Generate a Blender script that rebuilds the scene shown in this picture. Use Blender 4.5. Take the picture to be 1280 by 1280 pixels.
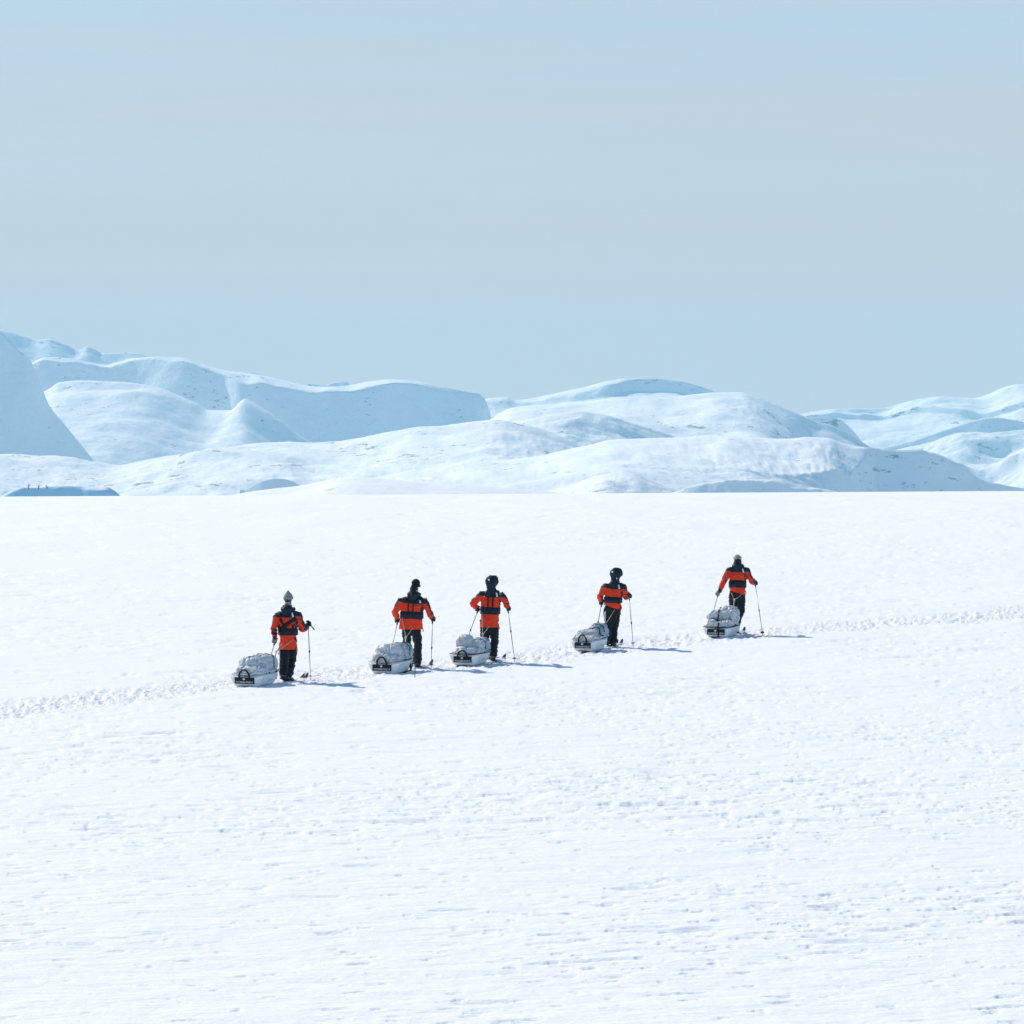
import bpy, bmesh, math, random
import numpy as np
from mathutils import Vector, Matrix

scene = bpy.context.scene
for o in list(bpy.data.objects):
    bpy.data.objects.remove(o)

# ------------------------------------------------------------------ camera
F_PX = 4554.0            # focal length in photograph pixels (1280 wide): a long lens
EYE_ROW = 600.0          # photograph row of eye level
CAM_Z = 6.2
cam_data = bpy.data.cameras.new("camera")
cam = bpy.data.objects.new("camera", cam_data)
scene.collection.objects.link(cam)
cam.location = (0, 0, CAM_Z)
cam.rotation_euler = (math.radians(90), 0, 0)
cam_data.sensor_width = 36.0
cam_data.lens = 36.0 * F_PX / 1280.0
cam_data.shift_y = -(640.0 - EYE_ROW) / 1280.0
cam_data.clip_start = 0.5
cam_data.clip_end = 60000
scene.camera = cam

# ------------------------------------------------------------------ sky, sun, exposure
SUN_ELEV = math.radians(40)
SUN_DIR = Vector((-0.72 * math.cos(SUN_ELEV), 0.69 * math.cos(SUN_ELEV), math.sin(SUN_ELEV))).normalized()
SKY_STRENGTH = 0.15
VEIL = 0.078
SKY_TINT = (0.56, 1.0, 0.98)
VEIL_COL = (0.62, 0.605, 0.615)
world = bpy.data.worlds.new("World")
scene.world = world
world.use_nodes = True
wn, wl = world.node_tree.nodes, world.node_tree.links
wn.clear()
w_out = wn.new("ShaderNodeOutputWorld")
w_bg = wn.new("ShaderNodeBackground")
w_sky = wn.new("ShaderNodeTexSky")
w_sky.sky_type = 'NISHITA'
w_sky.sun_disc = False
w_sky.sun_elevation = SUN_ELEV
w_sky.sun_rotation = math.atan2(SUN_DIR.x, SUN_DIR.y)
w_sky.altitude = 600
w_sky.air_density = 1.0
w_sky.dust_density = 0.6
w_sky.ozone_density = 7.0
w_bg.inputs['Strength'].default_value = SKY_STRENGTH
# a thin even veil of high cloud over the clear sky, with faint level streaks
w_tc = wn.new("ShaderNodeTexCoord")
w_map = wn.new("ShaderNodeMapping"); w_map.inputs['Scale'].default_value = (1.2, 1.2, 26.0)
w_nz = wn.new("ShaderNodeTexNoise"); w_nz.inputs['Scale'].default_value = 1.6; w_nz.inputs['Detail'].default_value = 3
w_mr = wn.new("ShaderNodeMapRange"); w_mr.inputs['From Min'].default_value = 0.3; w_mr.inputs['From Max'].default_value = 0.7
w_mr.inputs['To Min'].default_value = -VEIL * 0.6; w_mr.inputs['To Max'].default_value = -VEIL * 1.4
# the veil thickens towards the horizon with the length of the path through it: a low-lying layer
w_sep = wn.new("ShaderNodeSeparateXYZ")
w_max = wn.new("ShaderNodeMath"); w_max.operation = 'MAXIMUM'; w_max.inputs[1].default_value = 0.02
w_div = wn.new("ShaderNodeMath"); w_div.operation = 'DIVIDE'
w_exp = wn.new("ShaderNodeMath"); w_exp.operation = 'EXPONENT'
w_sub = wn.new("ShaderNodeMath"); w_sub.operation = 'SUBTRACT'; w_sub.inputs[0].default_value = 1.0
w_mix = wn.new("ShaderNodeMix"); w_mix.data_type = 'RGBA'
wl.new(w_tc.outputs['Generated'], w_map.inputs['Vector'])
wl.new(w_map.outputs[0], w_nz.inputs['Vector'])
wl.new(w_nz.outputs['Fac'], w_mr.inputs['Value'])
wl.new(w_tc.outputs['Generated'], w_sep.inputs[0])
w_pow = wn.new("ShaderNodeMath"); w_pow.operation = 'POWER'; w_pow.inputs[1].default_value = 1.4
wl.new(w_sep.outputs['Z'], w_max.inputs[0])
wl.new(w_mr.outputs[0], w_div.inputs[0]); wl.new(w_max.outputs[0], w_pow.inputs[0]); wl.new(w_pow.outputs[0], w_div.inputs[1])
wl.new(w_div.outputs[0], w_exp.inputs[0]); wl.new(w_exp.outputs[0], w_sub.inputs[1])
wl.new(w_sub.outputs[0], w_mix.inputs['Factor'])
w_tint = wn.new("ShaderNodeMix"); w_tint.data_type = 'RGBA'; w_tint.blend_type = 'MULTIPLY'; w_tint.inputs['Factor'].default_value = 1.0
w_tint.inputs['B'].default_value = SKY_TINT + (1,)
wl.new(w_sky.outputs[0], w_tint.inputs['A']); wl.new(w_tint.outputs['Result'], w_mix.inputs['A'])
w_mix.inputs['B'].default_value = tuple(c / SKY_STRENGTH for c in VEIL_COL) + (1,)
wl.new(w_mix.outputs['Result'], w_bg.inputs['Color'])
wl.new(w_bg.outputs[0], w_out.inputs['Surface'])

sun_data = bpy.data.lights.new("sun", 'SUN')
sun_data.energy = 4.65
sun_data.angle = math.radians(0.5)
sun_data.color = (1.0, 0.845, 0.71)
sun = bpy.data.objects.new("sun", sun_data)
scene.collection.objects.link(sun)
sun.rotation_euler = SUN_DIR.to_track_quat('Z', 'Y').to_euler()
sun.location = SUN_DIR * 100

vs = scene.view_settings
vs.view_transform = 'Standard'
vs.look = 'None'
vs.exposure = 0.0
vs.gamma = 1.0
vs.use_curve_mapping = False
scene.cycles.volume_bounces = 1

# ------------------------------------------------------------------ helpers
rng = np.random.default_rng(7)
_perm = rng.permutation(4096).astype(np.int64)
_ga = rng.uniform(0, 2 * np.pi, 4096)
_gx, _gy = np.cos(_ga), np.sin(_ga)

def noise2(x, y, seed=0):
    """gradient noise, about -1..1"""
    x = np.asarray(x, float); y = np.asarray(y, float)
    xi = np.floor(x).astype(np.int64); yi = np.floor(y).astype(np.int64)
    fx = x - xi; fy = y - yi
    u = fx * fx * fx * (fx * (fx * 6 - 15) + 10)
    v = fy * fy * fy * (fy * (fy * 6 - 15) + 10)
    def g(ix, iy, dx, dy):
        h = _perm[(_perm[(ix + seed * 131) & 4095] + iy) & 4095]
        return _gx[h] * dx + _gy[h] * dy
    a = g(xi, yi, fx, fy); b = g(xi + 1, yi, fx - 1, fy)
    c = g(xi, yi + 1, fx, fy - 1); d = g(xi + 1, yi + 1, fx - 1, fy - 1)
    return 1.5 * ((a * (1 - u) + b * u) * (1 - v) + (c * (1 - u) + d * u) * v)

def fbm(x, y, octs=4, seed=0, gain=0.5):
    s = 0.0; a = 1.0
    for k in range(octs):
        s = s + a * noise2(x * 2 ** k + 17.3 * k, y * 2 ** k - 9.1 * k, seed + k)
        a *= gain
    return s

def smooth(a, b, x):
    t = np.clip((x - a) / (b - a), 0, 1)
    return t * t * (3 - 2 * t)

def make_mesh(name, verts, faces, mats=None, mat_idx=None, smooth_shade=True):
    me = bpy.data.meshes.new(name)
    verts = np.asarray(verts, np.float32)
    if isinstance(faces, np.ndarray):
        n, k = faces.shape
        me.vertices.add(len(verts)); me.vertices.foreach_set("co", verts.ravel())
        me.loops.add(n * k); me.loops.foreach_set("vertex_index", faces.astype(np.int32).ravel())
        me.polygons.add(n)
        me.polygons.foreach_set("loop_start", np.arange(0, n * k, k, dtype=np.int32))
        me.update(calc_edges=True)
    else:
        me.from_pydata([tuple(map(float, v)) for v in verts], [], faces)
    me.polygons.foreach_set("use_smooth", np.full(len(me.polygons), smooth_shade))
    for m in (mats or []):
        me.materials.append(m)
    if mat_idx is not None:
        me.polygons.foreach_set("material_index", np.asarray(mat_idx, np.int32))
    me.update()
    return me

def link(name, data, parent=None):
    o = bpy.data.objects.new(name, data)
    scene.collection.objects.link(o)
    if parent is not None:
        o.parent = parent
    return o

def tag(o, label=None, cat=None, group=None, kind=None):
    if label: o['label'] = label
    if cat: o['category'] = cat
    if group: o['group'] = group
    if kind: o['kind'] = kind
    return o

def grid_faces(nr, nc, wrap=False):
    i = np.arange(nr - 1)[:, None] * nc
    j = np.arange(nc if wrap else nc - 1)[None, :]
    j2 = (j + 1) % nc
    return np.stack([i + j, i + j2, i + nc + j2, i + nc + j], -1).reshape(-1, 4)

# ------------------------------------------------------------------ materials
def new_mat(name):
    m = bpy.data.materials.new(name)
    m.use_nodes = True
    nt = m.node_tree
    nt.nodes.clear()
    out = nt.nodes.new("ShaderNodeOutputMaterial")
    b = nt.nodes.new("ShaderNodeBsdfPrincipled")
    nt.links.new(b.outputs[0], out.inputs['Surface'])
    return m, nt, b

def simple_mat(name, col, rough=0.6, var=0.15, scale=30.0, bump=0.0, metallic=0.0, bscale=None, sheen=0.0):
    """a base colour broken up by noise, with fine relief"""
    m, nt, b = new_mat(name)
    N, L = nt.nodes, nt.links
    tc = N.new("ShaderNodeTexCoord")
    nz = N.new("ShaderNodeTexNoise"); nz.inputs['Scale'].default_value = scale; nz.inputs['Detail'].default_value = 4
    L.new(tc.outputs['Object'], nz.inputs['Vector'])
    rp = N.new("ShaderNodeValToRGB")
    rp.color_ramp.elements[0].position = 0.3; rp.color_ramp.elements[1].position = 0.7
    rp.color_ramp.elements[0].color = tuple(c * (1 - var) for c in col) + (1,)
    rp.color_ramp.elements[1].color = tuple(min(1, c * (1 + var)) for c in col) + (1,)
    L.new(nz.outputs['Fac'], rp.inputs['Fac'])
    L.new(rp.outputs['Color'], b.inputs['Base Color'])
    b.inputs['Roughness'].default_value = rough
    b.inputs['Metallic'].default_value = metallic
    if sheen:
        b.inputs['Sheen Weight'].default_value = sheen
    if bump > 0:
        n2 = N.new("ShaderNodeTexNoise"); n2.inputs['Scale'].default_value = bscale or scale * 1.5; n2.inputs['Detail'].default_value = 5
        L.new(tc.outputs['Object'], n2.inputs['Vector'])
        bp = N.new("ShaderNodeBump"); bp.inputs['Strength'].default_value = 1.0; bp.inputs['Distance'].default_value = bump
        L.new(n2.outputs['Fac'], bp.inputs['Height'])
        L.new(bp.outputs['Normal'], b.inputs['Normal'])
    return m

def snow_ground_mat():
    m, nt, b = new_mat("snow_field")
    N, L = nt.nodes, nt.links
    tc = N.new("ShaderNodeTexCoord")
    mp = N.new("ShaderNodeMapping"); mp.inputs['Rotation'].default_value = (0, 0, math.radians(-14)); mp.inputs['Scale'].default_value = (1.0, 1.6, 1.0)
    L.new(tc.outputs['Object'], mp.inputs['Vector'])
    b.inputs['Base Color'].default_value = (0.835, 0.885, 0.915, 1)
    b.inputs['Roughness'].default_value = 0.75
    b.inputs['Specular IOR Level'].default_value = 0.25
    n1 = N.new("ShaderNodeTexNoise"); n1.inputs['Scale'].default_value = 2.4; n1.inputs['Detail'].default_value = 7; n1.inputs['Roughness'].default_value = 0.66
    L.new(mp.outputs['Vector'], n1.inputs['Vector'])
    n2 = N.new("ShaderNodeTexNoise"); n2.inputs['Scale'].default_value = 14.0; n2.inputs['Detail'].default_value = 4
    L.new(tc.outputs['Object'], n2.inputs['Vector'])
    at = N.new("ShaderNodeAttribute"); at.attribute_name = "track"
    mu = N.new("ShaderNodeMath"); mu.operation = 'MULTIPLY_ADD'; mu.inputs[1].default_value = 0.060; mu.inputs[2].default_value = 0.004
    L.new(at.outputs['Fac'], mu.inputs[0])
    b1 = N.new("ShaderNodeBump"); b1.inputs['Strength'].default_value = 1.0; b1.inputs['Distance'].default_value = 0.045
    L.new(n1.outputs['Fac'], b1.inputs['Height'])
    b2 = N.new("ShaderNodeBump"); b2.inputs['Strength'].default_value = 1.0
    L.new(mu.outputs[0], b2.inputs['Distance'])
    L.new(n2.outputs['Fac'], b2.inputs['Height'])
    L.new(b1.outputs['Normal'], b2.inputs['Normal'])
    L.new(b2.outputs['Normal'], b.inputs['Normal'])
    return m

def snow_hill_mat(name, scale, bump, rock, rscale=0.12):
    """far snow: drifted relief with thin rock showing through in places"""
    m, nt, b = new_mat(name)
    N, L = nt.nodes, nt.links
    tc = N.new("ShaderNodeTexCoord")
    b.inputs['Roughness'].default_value = 0.8
    b.inputs['Specular IOR Level'].default_value = 0.2
    n1 = N.new("ShaderNodeTexNoise"); n1.inputs['Scale'].default_value = scale; n1.inputs['Detail'].default_value = 9; n1.inputs['Roughness'].default_value = 0.68
    L.new(tc.outputs['Object'], n1.inputs['Vector'])
    mp = N.new("ShaderNodeMapping"); mp.inputs['Scale'].default_value = (0.6, 0.6, 1.6)
    L.new(tc.outputs['Object'], mp.inputs['Vector'])
    nr = N.new("ShaderNodeTexNoise"); nr.inputs['Scale'].default_value = rscale; nr.inputs['Detail'].default_value = 5; nr.inputs['Roughness'].default_value = 0.7
    L.new(mp.outputs['Vector'], nr.inputs['Vector'])
    npatch = N.new("ShaderNodeTexNoise"); npatch.inputs['Scale'].default_value = 0.014; npatch.inputs['Detail'].default_value = 2
    L.new(tc.outputs['Object'], npatch.inputs['Vector'])
    add = N.new("ShaderNodeMath"); add.operation = 'MULTIPLY_ADD'; add.inputs[1].default_value = 0.5
    L.new(npatch.outputs['Fac'], add.inputs[0]); L.new(nr.outputs['Fac'], add.inputs[2])
    rp = N.new("ShaderNodeValToRGB")
    rp.color_ramp.elements[0].position = 1.0 - rock; rp.color_ramp.elements[1].position = 1.0 - rock + 0.05
    rp.color_ramp.elements[0].color = (0.835, 0.885, 0.915, 1)
    rp.color_ramp.elements[1].color = (0.27, 0.29, 0.32, 1)
    L.new(add.outputs[0], rp.inputs['Fac'])
    L.new(rp.outputs['Color'], b.inputs['Base Color'])
    bp = N.new("ShaderNodeBump"); bp.inputs['Strength'].default_value = 1.0; bp.inputs['Distance'].default_value = bump
    L.new(n1.outputs['Fac'], bp.inputs['Height'])
    L.new(bp.outputs['Normal'], b.inputs['Normal'])
    return m

def mound_shade_mat():
    """snow mound: blue shade painted into the colour of steep faces, white on flatter ones"""
    m, nt, b = new_mat("mound_painted_shade")
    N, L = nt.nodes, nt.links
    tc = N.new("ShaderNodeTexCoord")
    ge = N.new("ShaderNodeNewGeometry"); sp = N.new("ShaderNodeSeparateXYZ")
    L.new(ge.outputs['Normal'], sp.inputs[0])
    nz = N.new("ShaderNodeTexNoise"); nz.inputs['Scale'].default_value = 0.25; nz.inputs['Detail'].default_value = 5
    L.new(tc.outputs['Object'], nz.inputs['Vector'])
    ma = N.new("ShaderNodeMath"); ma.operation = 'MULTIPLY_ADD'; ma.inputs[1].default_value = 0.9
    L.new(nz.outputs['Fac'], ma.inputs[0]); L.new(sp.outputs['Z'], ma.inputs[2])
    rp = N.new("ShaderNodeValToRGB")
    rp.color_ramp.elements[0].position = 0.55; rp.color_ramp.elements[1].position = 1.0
    rp.color_ramp.elements[0].color = (0.24, 0.56, 0.76, 1)  # blue shade of the mound's steep side, put into its base colour
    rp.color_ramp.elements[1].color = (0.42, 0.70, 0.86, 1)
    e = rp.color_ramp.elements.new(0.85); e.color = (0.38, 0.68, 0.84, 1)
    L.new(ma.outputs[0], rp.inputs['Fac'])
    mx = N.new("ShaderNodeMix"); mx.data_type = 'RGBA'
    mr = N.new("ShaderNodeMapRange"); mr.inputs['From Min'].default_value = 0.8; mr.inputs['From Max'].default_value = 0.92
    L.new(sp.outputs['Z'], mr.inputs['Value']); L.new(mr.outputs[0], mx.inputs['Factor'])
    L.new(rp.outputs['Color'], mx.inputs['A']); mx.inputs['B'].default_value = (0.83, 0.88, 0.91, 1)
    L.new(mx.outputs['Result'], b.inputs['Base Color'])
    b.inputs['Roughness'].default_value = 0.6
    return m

# ------------------------------------------------------------------ snow field
SLOPE = 0.03
Z0 = -6.185             # ground under the camera, from eye level

def crest_profile(d, k, d0=118.0):
    z = Z0 + SLOPE * np.minimum(d, d0)
    t = np.clip(d - d0, 0, None)
    tm = (SLOPE + 0.07) / k
    t1 = np.minimum(t, tm)
    z = z + SLOPE * t1 - 0.5 * k * t1 ** 2 - 0.07 * (t - t1)
    return z

_d = np.linspace(90, 500, 4000)
lo, hi = 1e-5, 5e-3
for _ in range(50):
    k_mid = math.sqrt(lo * hi)
    if (crest_profile(_d, k_mid) / _d).max() > -17.0 / F_PX: lo = k_mid
    else: hi = k_mid
K_CREST = k_mid
VALLEY = -60.0

def ground_base(x, y):
    """large shape of the ground (world z) without snow relief"""
    d = np.maximum(y, -400.0)
    z = crest_profile(d, K_CREST)
    z = z + 0.0055 * np.clip(x, -40, 60) * smooth(95, 170, y)
    z = np.maximum(z, VALLEY + 0.02 * np.clip(z - VALLEY, -200, 0))
    return z + CAM_Z

def d_of_row(py):
    return -Z0 / ((py - EYE_ROW) / F_PX + SLOPE)

TRACK_PX = [(-160, 908), (0, 887), (150, 870), (300, 853), (400, 846), (480, 838), (560, 832), (640, 825), (760, 808),
            (880, 796), (960, 790), (1040, 784), (1150, 776), (1280, 764), (1440, 750)]
TRACK = np.array([((px - 640) / F_PX * d_of_row(py), d_of_row(py)) for px, py in TRACK_PX])

def track_dist(x, y):
    best = np.full(np.shape(x), 1e9)
    for (x0, y0), (x1, y1) in zip(TRACK[:-1], TRACK[1:]):
        dx, dy = x1 - x0, y1 - y0
        t = np.clip(((x - x0) * dx + (y - y0) * dy) / (dx * dx + dy * dy), 0, 1)
        best = np.minimum(best, np.hypot(x - x0 - t * dx, y - y0 - t * dy))
    return best

def snow_relief(x, y):
    """wind-cut snow relief; returns height and trampled mask"""
    patch = smooth(-0.6, 0.8, fbm(x / 6.0, y / 8.0, 4, 3, 0.6))
    h = 0.03 * fbm(x / 9.0, y / 7.0, 3, 11) + 0.05 * smooth(105, 150, y) * fbm(x / 6.0, y / 14.0, 4, 13)
    # wind ripples everywhere, drawn out across the view
    cb, sb = math.cos(math.radians(14)), math.sin(math.radians(14))
    p = x * cb + y * sb; q = -x * sb + y * cb
    h = h + 0.012 * fbm(p / 1.6, q / 0.7, 3, 21) + (0.3 + 0.7 * patch) * 0.007 * fbm(p / 0.42, q / 0.30, 3, 25, 0.6)
    # small sharp-edged scoops cut by the wind
    for lp, lq, t0, t1, dep, soft, sd, near, far in ((0.44, 0.16, 0.76, 0.34, 0.027, 0.24, 41, 55, 85), (0.9, 0.26, 0.80, 0.34, 0.029, 0.24, 45, 75, 120),
                                                    (1.5, 0.60, 0.86, 0.32, 0.028, 0.24, 46, 110, 170), (2.6, 0.9, 0.98, 0.30, 0.036, 0.22, 48, 230, 240), (4.5, 1.6, 1.08, 0.30, 0.045, 0.22, 49, 230, 240)):
        n = fbm(p / lp, q / lq, 2, sd)
        thr = t0 - t1 * patch - 0.06 - 0.16 * smooth(72, 110, y)
        h = h - dep * smooth(thr, thr + soft, n) * (1 - smooth(near, far, y))     # the finest are left out where the mesh is too wide for them
    td = track_dist(x, y)
    wob = 0.45 * noise2(x / 1.5, y / 1.5, 51)
    tr = (1 - smooth(0.6, 1.5, td + wob)) * (0.75 + 0.25 * smooth(-0.3, 0.3, noise2(x / 0.9, y / 0.9, 53)))
    h = h + tr * (0.042 * fbm(x / 0.18, y / 0.33, 3, 61, 0.6) - 0.02)
    return h, tr

def build_ground():
    half = math.radians(9.6)
    th_in = np.linspace(-half, half, 1000)
    th_out = np.concatenate([[0.004, 0.01, 0.02, 0.04], np.linspace(0.07, 2 * math.pi - 2 * half - 0.07, 60)]) + half
    th_out = np.concatenate([th_out, 2 * math.pi - half - np.array([0.04, 0.02, 0.01, 0.004])])
    th = np.concatenate([th_in, th_out])
    r_in = np.array([0.3, 1, 2, 4, 7, 11, 16, 21, 26, 30, 33])
    rows = np.linspace((6.185 / 34 - 0.03), (6.185 / 120 - 0.03), 560)
    r_mid = 6.185 / (rows + 0.03)
    r_cr = np.linspace(120.4, 230, 160)
    r_out = np.geomspace(236, 7600, 36)
    r = np.concatenate([r_in, r_mid, r_cr, r_out])
    R, T = np.meshgrid(r, th, indexing='ij')
    X, Y = R * np.sin(T), R * np.cos(T)
    Z = ground_base(X, Y)
    amp = (1 - smooth(half * 0.99, half + 0.05, np.abs(((T + math.pi) % (2 * math.pi)) - math.pi))) * smooth(28, 34, R) * (1 - smooth(200, 240, R))
    h, tr = snow_relief(X, Y)
    Z = Z + amp * h
    me = make_mesh("snow_field", np.stack([X, Y, Z], -1).reshape(-1, 3), grid_faces(len(r), len(th), wrap=True), [snow_ground_mat()])
    at = me.attributes.new("track", 'FLOAT', 'POINT')
    at.data.foreach_set("value", (tr * amp).astype(np.float32).ravel())
    o = link("snow_field", me)
    tag(o, "wind-ruffled white snow field crossed by a trampled ski track", "snow", kind="structure")
    return o

build_ground()

# ------------------------------------------------------------------ hills and mountains
def line(pts):
    p = np.array(pts, float)
    # monotone smooth interpolation of a ridge line
    def f(x):
        xs, ys = p[:, 0], p[:, 1]
        h = np.diff(xs); dl = np.diff(ys) / h
        m = np.empty_like(ys)
        m[0], m[-1] = dl[0], dl[-1]
        same = dl[:-1] * dl[1:] > 0
        m[1:-1] = np.where(same, 2 * dl[:-1] * dl[1:] / np.where(same, dl[:-1] + dl[1:], 1), 0)
        i = np.clip(np.searchsorted(xs, x) - 1, 0, len(xs) - 2)
        t = np.clip((x - xs[i]) / h[i], 0, 1)
        t2, t3 = t * t, t ** 3
        return (2 * t3 - 3 * t2 + 1) * ys[i] + (t3 - 2 * t2 + t) * h[i] * m[i] + (-2 * t3 + 3 * t2) * ys[i + 1] + (t3 - t2) * h[i] * m[i + 1]
    return f

DISTANCE = {9200: 6600, 9600: 6800, 6600: 5200, 6200: 4900, 5000: 4300, 8200: 6000, 5300: 4650, 9500: 6700, 8000: 5900, 7000: 5400,
            6000: 4900, 4800: 4300, 4300: 3900, 3700: 3500, 2600: 3000, 2300: 2300, 2400: 2400, 2500: 2500, 1000: 1000, 760: 760}

def hill(name, label, design, crest, bands, x0, x1, rough, mat, step=1.6, seed=0, back=500.0, shift=None, soft=5):
    """A ridge `dist` metres away. bands: list of (drop, run): from the crest down, `drop` metres lower over `run` metres
    towards the viewer; numbers or functions of the position along the ridge. The last band always reaches the valley."""
    dist, k = DISTANCE[design], DISTANCE[design] / design       # all lengths are given for the design distance and scaled
    cols = np.arange(x0, x1 + step, step)
    back = back * k
    n = len(cols)
    dc = np.full(n, float(dist)) + (shift(cols) * k if shift else 0.0)      # the ridge need not run square to the view
    cz = CAM_Z - (line(crest)(cols) - EYE_ROW) / F_PX * dc
    cx = (cols - 640) / F_PX * dc
    rowsz, rowsy = [], []
    # back slope
    for t in (1.0, 0.6, 0.3, 0.12, 0.04):
        rowsy.append(dc + back * t); rowsz.append(cz - (cz - (VALLEY - 30)) * t ** 1.15)
    rowsy.append(dc.copy()); rowsz.append(cz.copy())
    y, z = dc.copy(), cz.copy()
    keys = [(y.copy(), z.copy())]
    for drop, run in bands:
        dd = drop(cols) if callable(drop) else np.full(n, float(drop))
        rr = run(cols) if callable(run) else np.full(n, float(run))
        y = y - rr * k; z = z - dd * k
        keys.append((y.copy(), z.copy()))
    # last: on down to below the valley at the last slope, eased
    for a in range(len(keys) - 1):
        (ya, za), (yb, zb) = keys[a], keys[a + 1]
        m = int(np.clip(np.median(np.abs(za - zb) * F_PX / dist) / 1.3, 5, 70))
        for t in np.linspace(0, 1, m + 1)[1:]:
            rowsy.append(ya + (yb - ya) * t); rowsz.append(za + (zb - za) * t)
    yb, zb = rowsy[-1], rowsz[-1]
    for t in (0.15, 0.4, 1.0):
        rowsy.append(yb - 200 * t); rowsz.append(zb + (VALLEY - 20 - zb) * t)
    Yr, Zr = np.array(rowsy), np.array(rowsz)
    # soften the breaks between the bands
    for _ in range(soft):
        Zr[6:-4] = 0.25 * Zr[5:-5] + 0.5 * Zr[6:-4] + 0.25 * Zr[7:-3]
    # away from the crest the shape of the ridge line dies out sideways
    for i in range(7, len(Yr)):
        w = int(min(34, 0.55 * (i - 6)))
        if w > 0:
            pad = np.pad(Zr[i], w, mode='reflect', reflect_type='odd'); cs = np.cumsum(np.insert(pad, 0, 0.0))
            Zr[i] = (cs[2 * w + 1:] - cs[:-2 * w - 1]) / (2 * w + 1)
    Xr = np.tile(cx, (len(Yr), 1)) * 1.0
    s = dist / F_PX
    for q, (lam, amp) in enumerate(rough):
        lam = lam * k
        nz = fbm(Xr / (lam * (1.0 if q == 0 else 1.6)), Yr / (lam * 0.8), 4, 100 + seed * 7 + q)
        if q > 0:        # drifts and gullies: sharp-crested
            nz = 0.55 * nz + 0.30 * (0.6 - np.abs(fbm(Xr / (lam * 1.9), Yr / lam, 4, 300 + seed * 7 + q)) * 2.0)
        w = np.ones(len(Yr)); w[:5] = 0.3; w[5] = 0.35 ; w[6:9] = (0.5, 0.7, 0.85)
        Zr = Zr + k * (amp(cols) if callable(amp) else amp) * nz * w[:, None]
    me = make_mesh(name, np.stack([Xr, Yr, Zr], -1).reshape(-1, 3), grid_faces(len(Yr), n)[:, ::-1], [mat])
    o = link(name, me)
    tag(o, label, "mountain" if name == "mountain" else "hill", kind="structure")
    return o

def by(pts):
    f = line(pts)
    return lambda c: f(c)

M_far = snow_hill_mat("far_snow", 0.010, 8.0, 0.118)
M_smooth = snow_hill_mat("smooth_far_snow", 0.009, 8.0, 0.07)
M_mid = snow_hill_mat("mid_snow", 0.014, 5.0, 0.12)
M_near = snow_hill_mat("near_hill_snow", 0.03, 2.4, 0.095)
M_mound = snow_hill_mat("mound_snow", 0.05, 1.0, 0.05)
M_mound_shade = mound_shade_mat()

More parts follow.
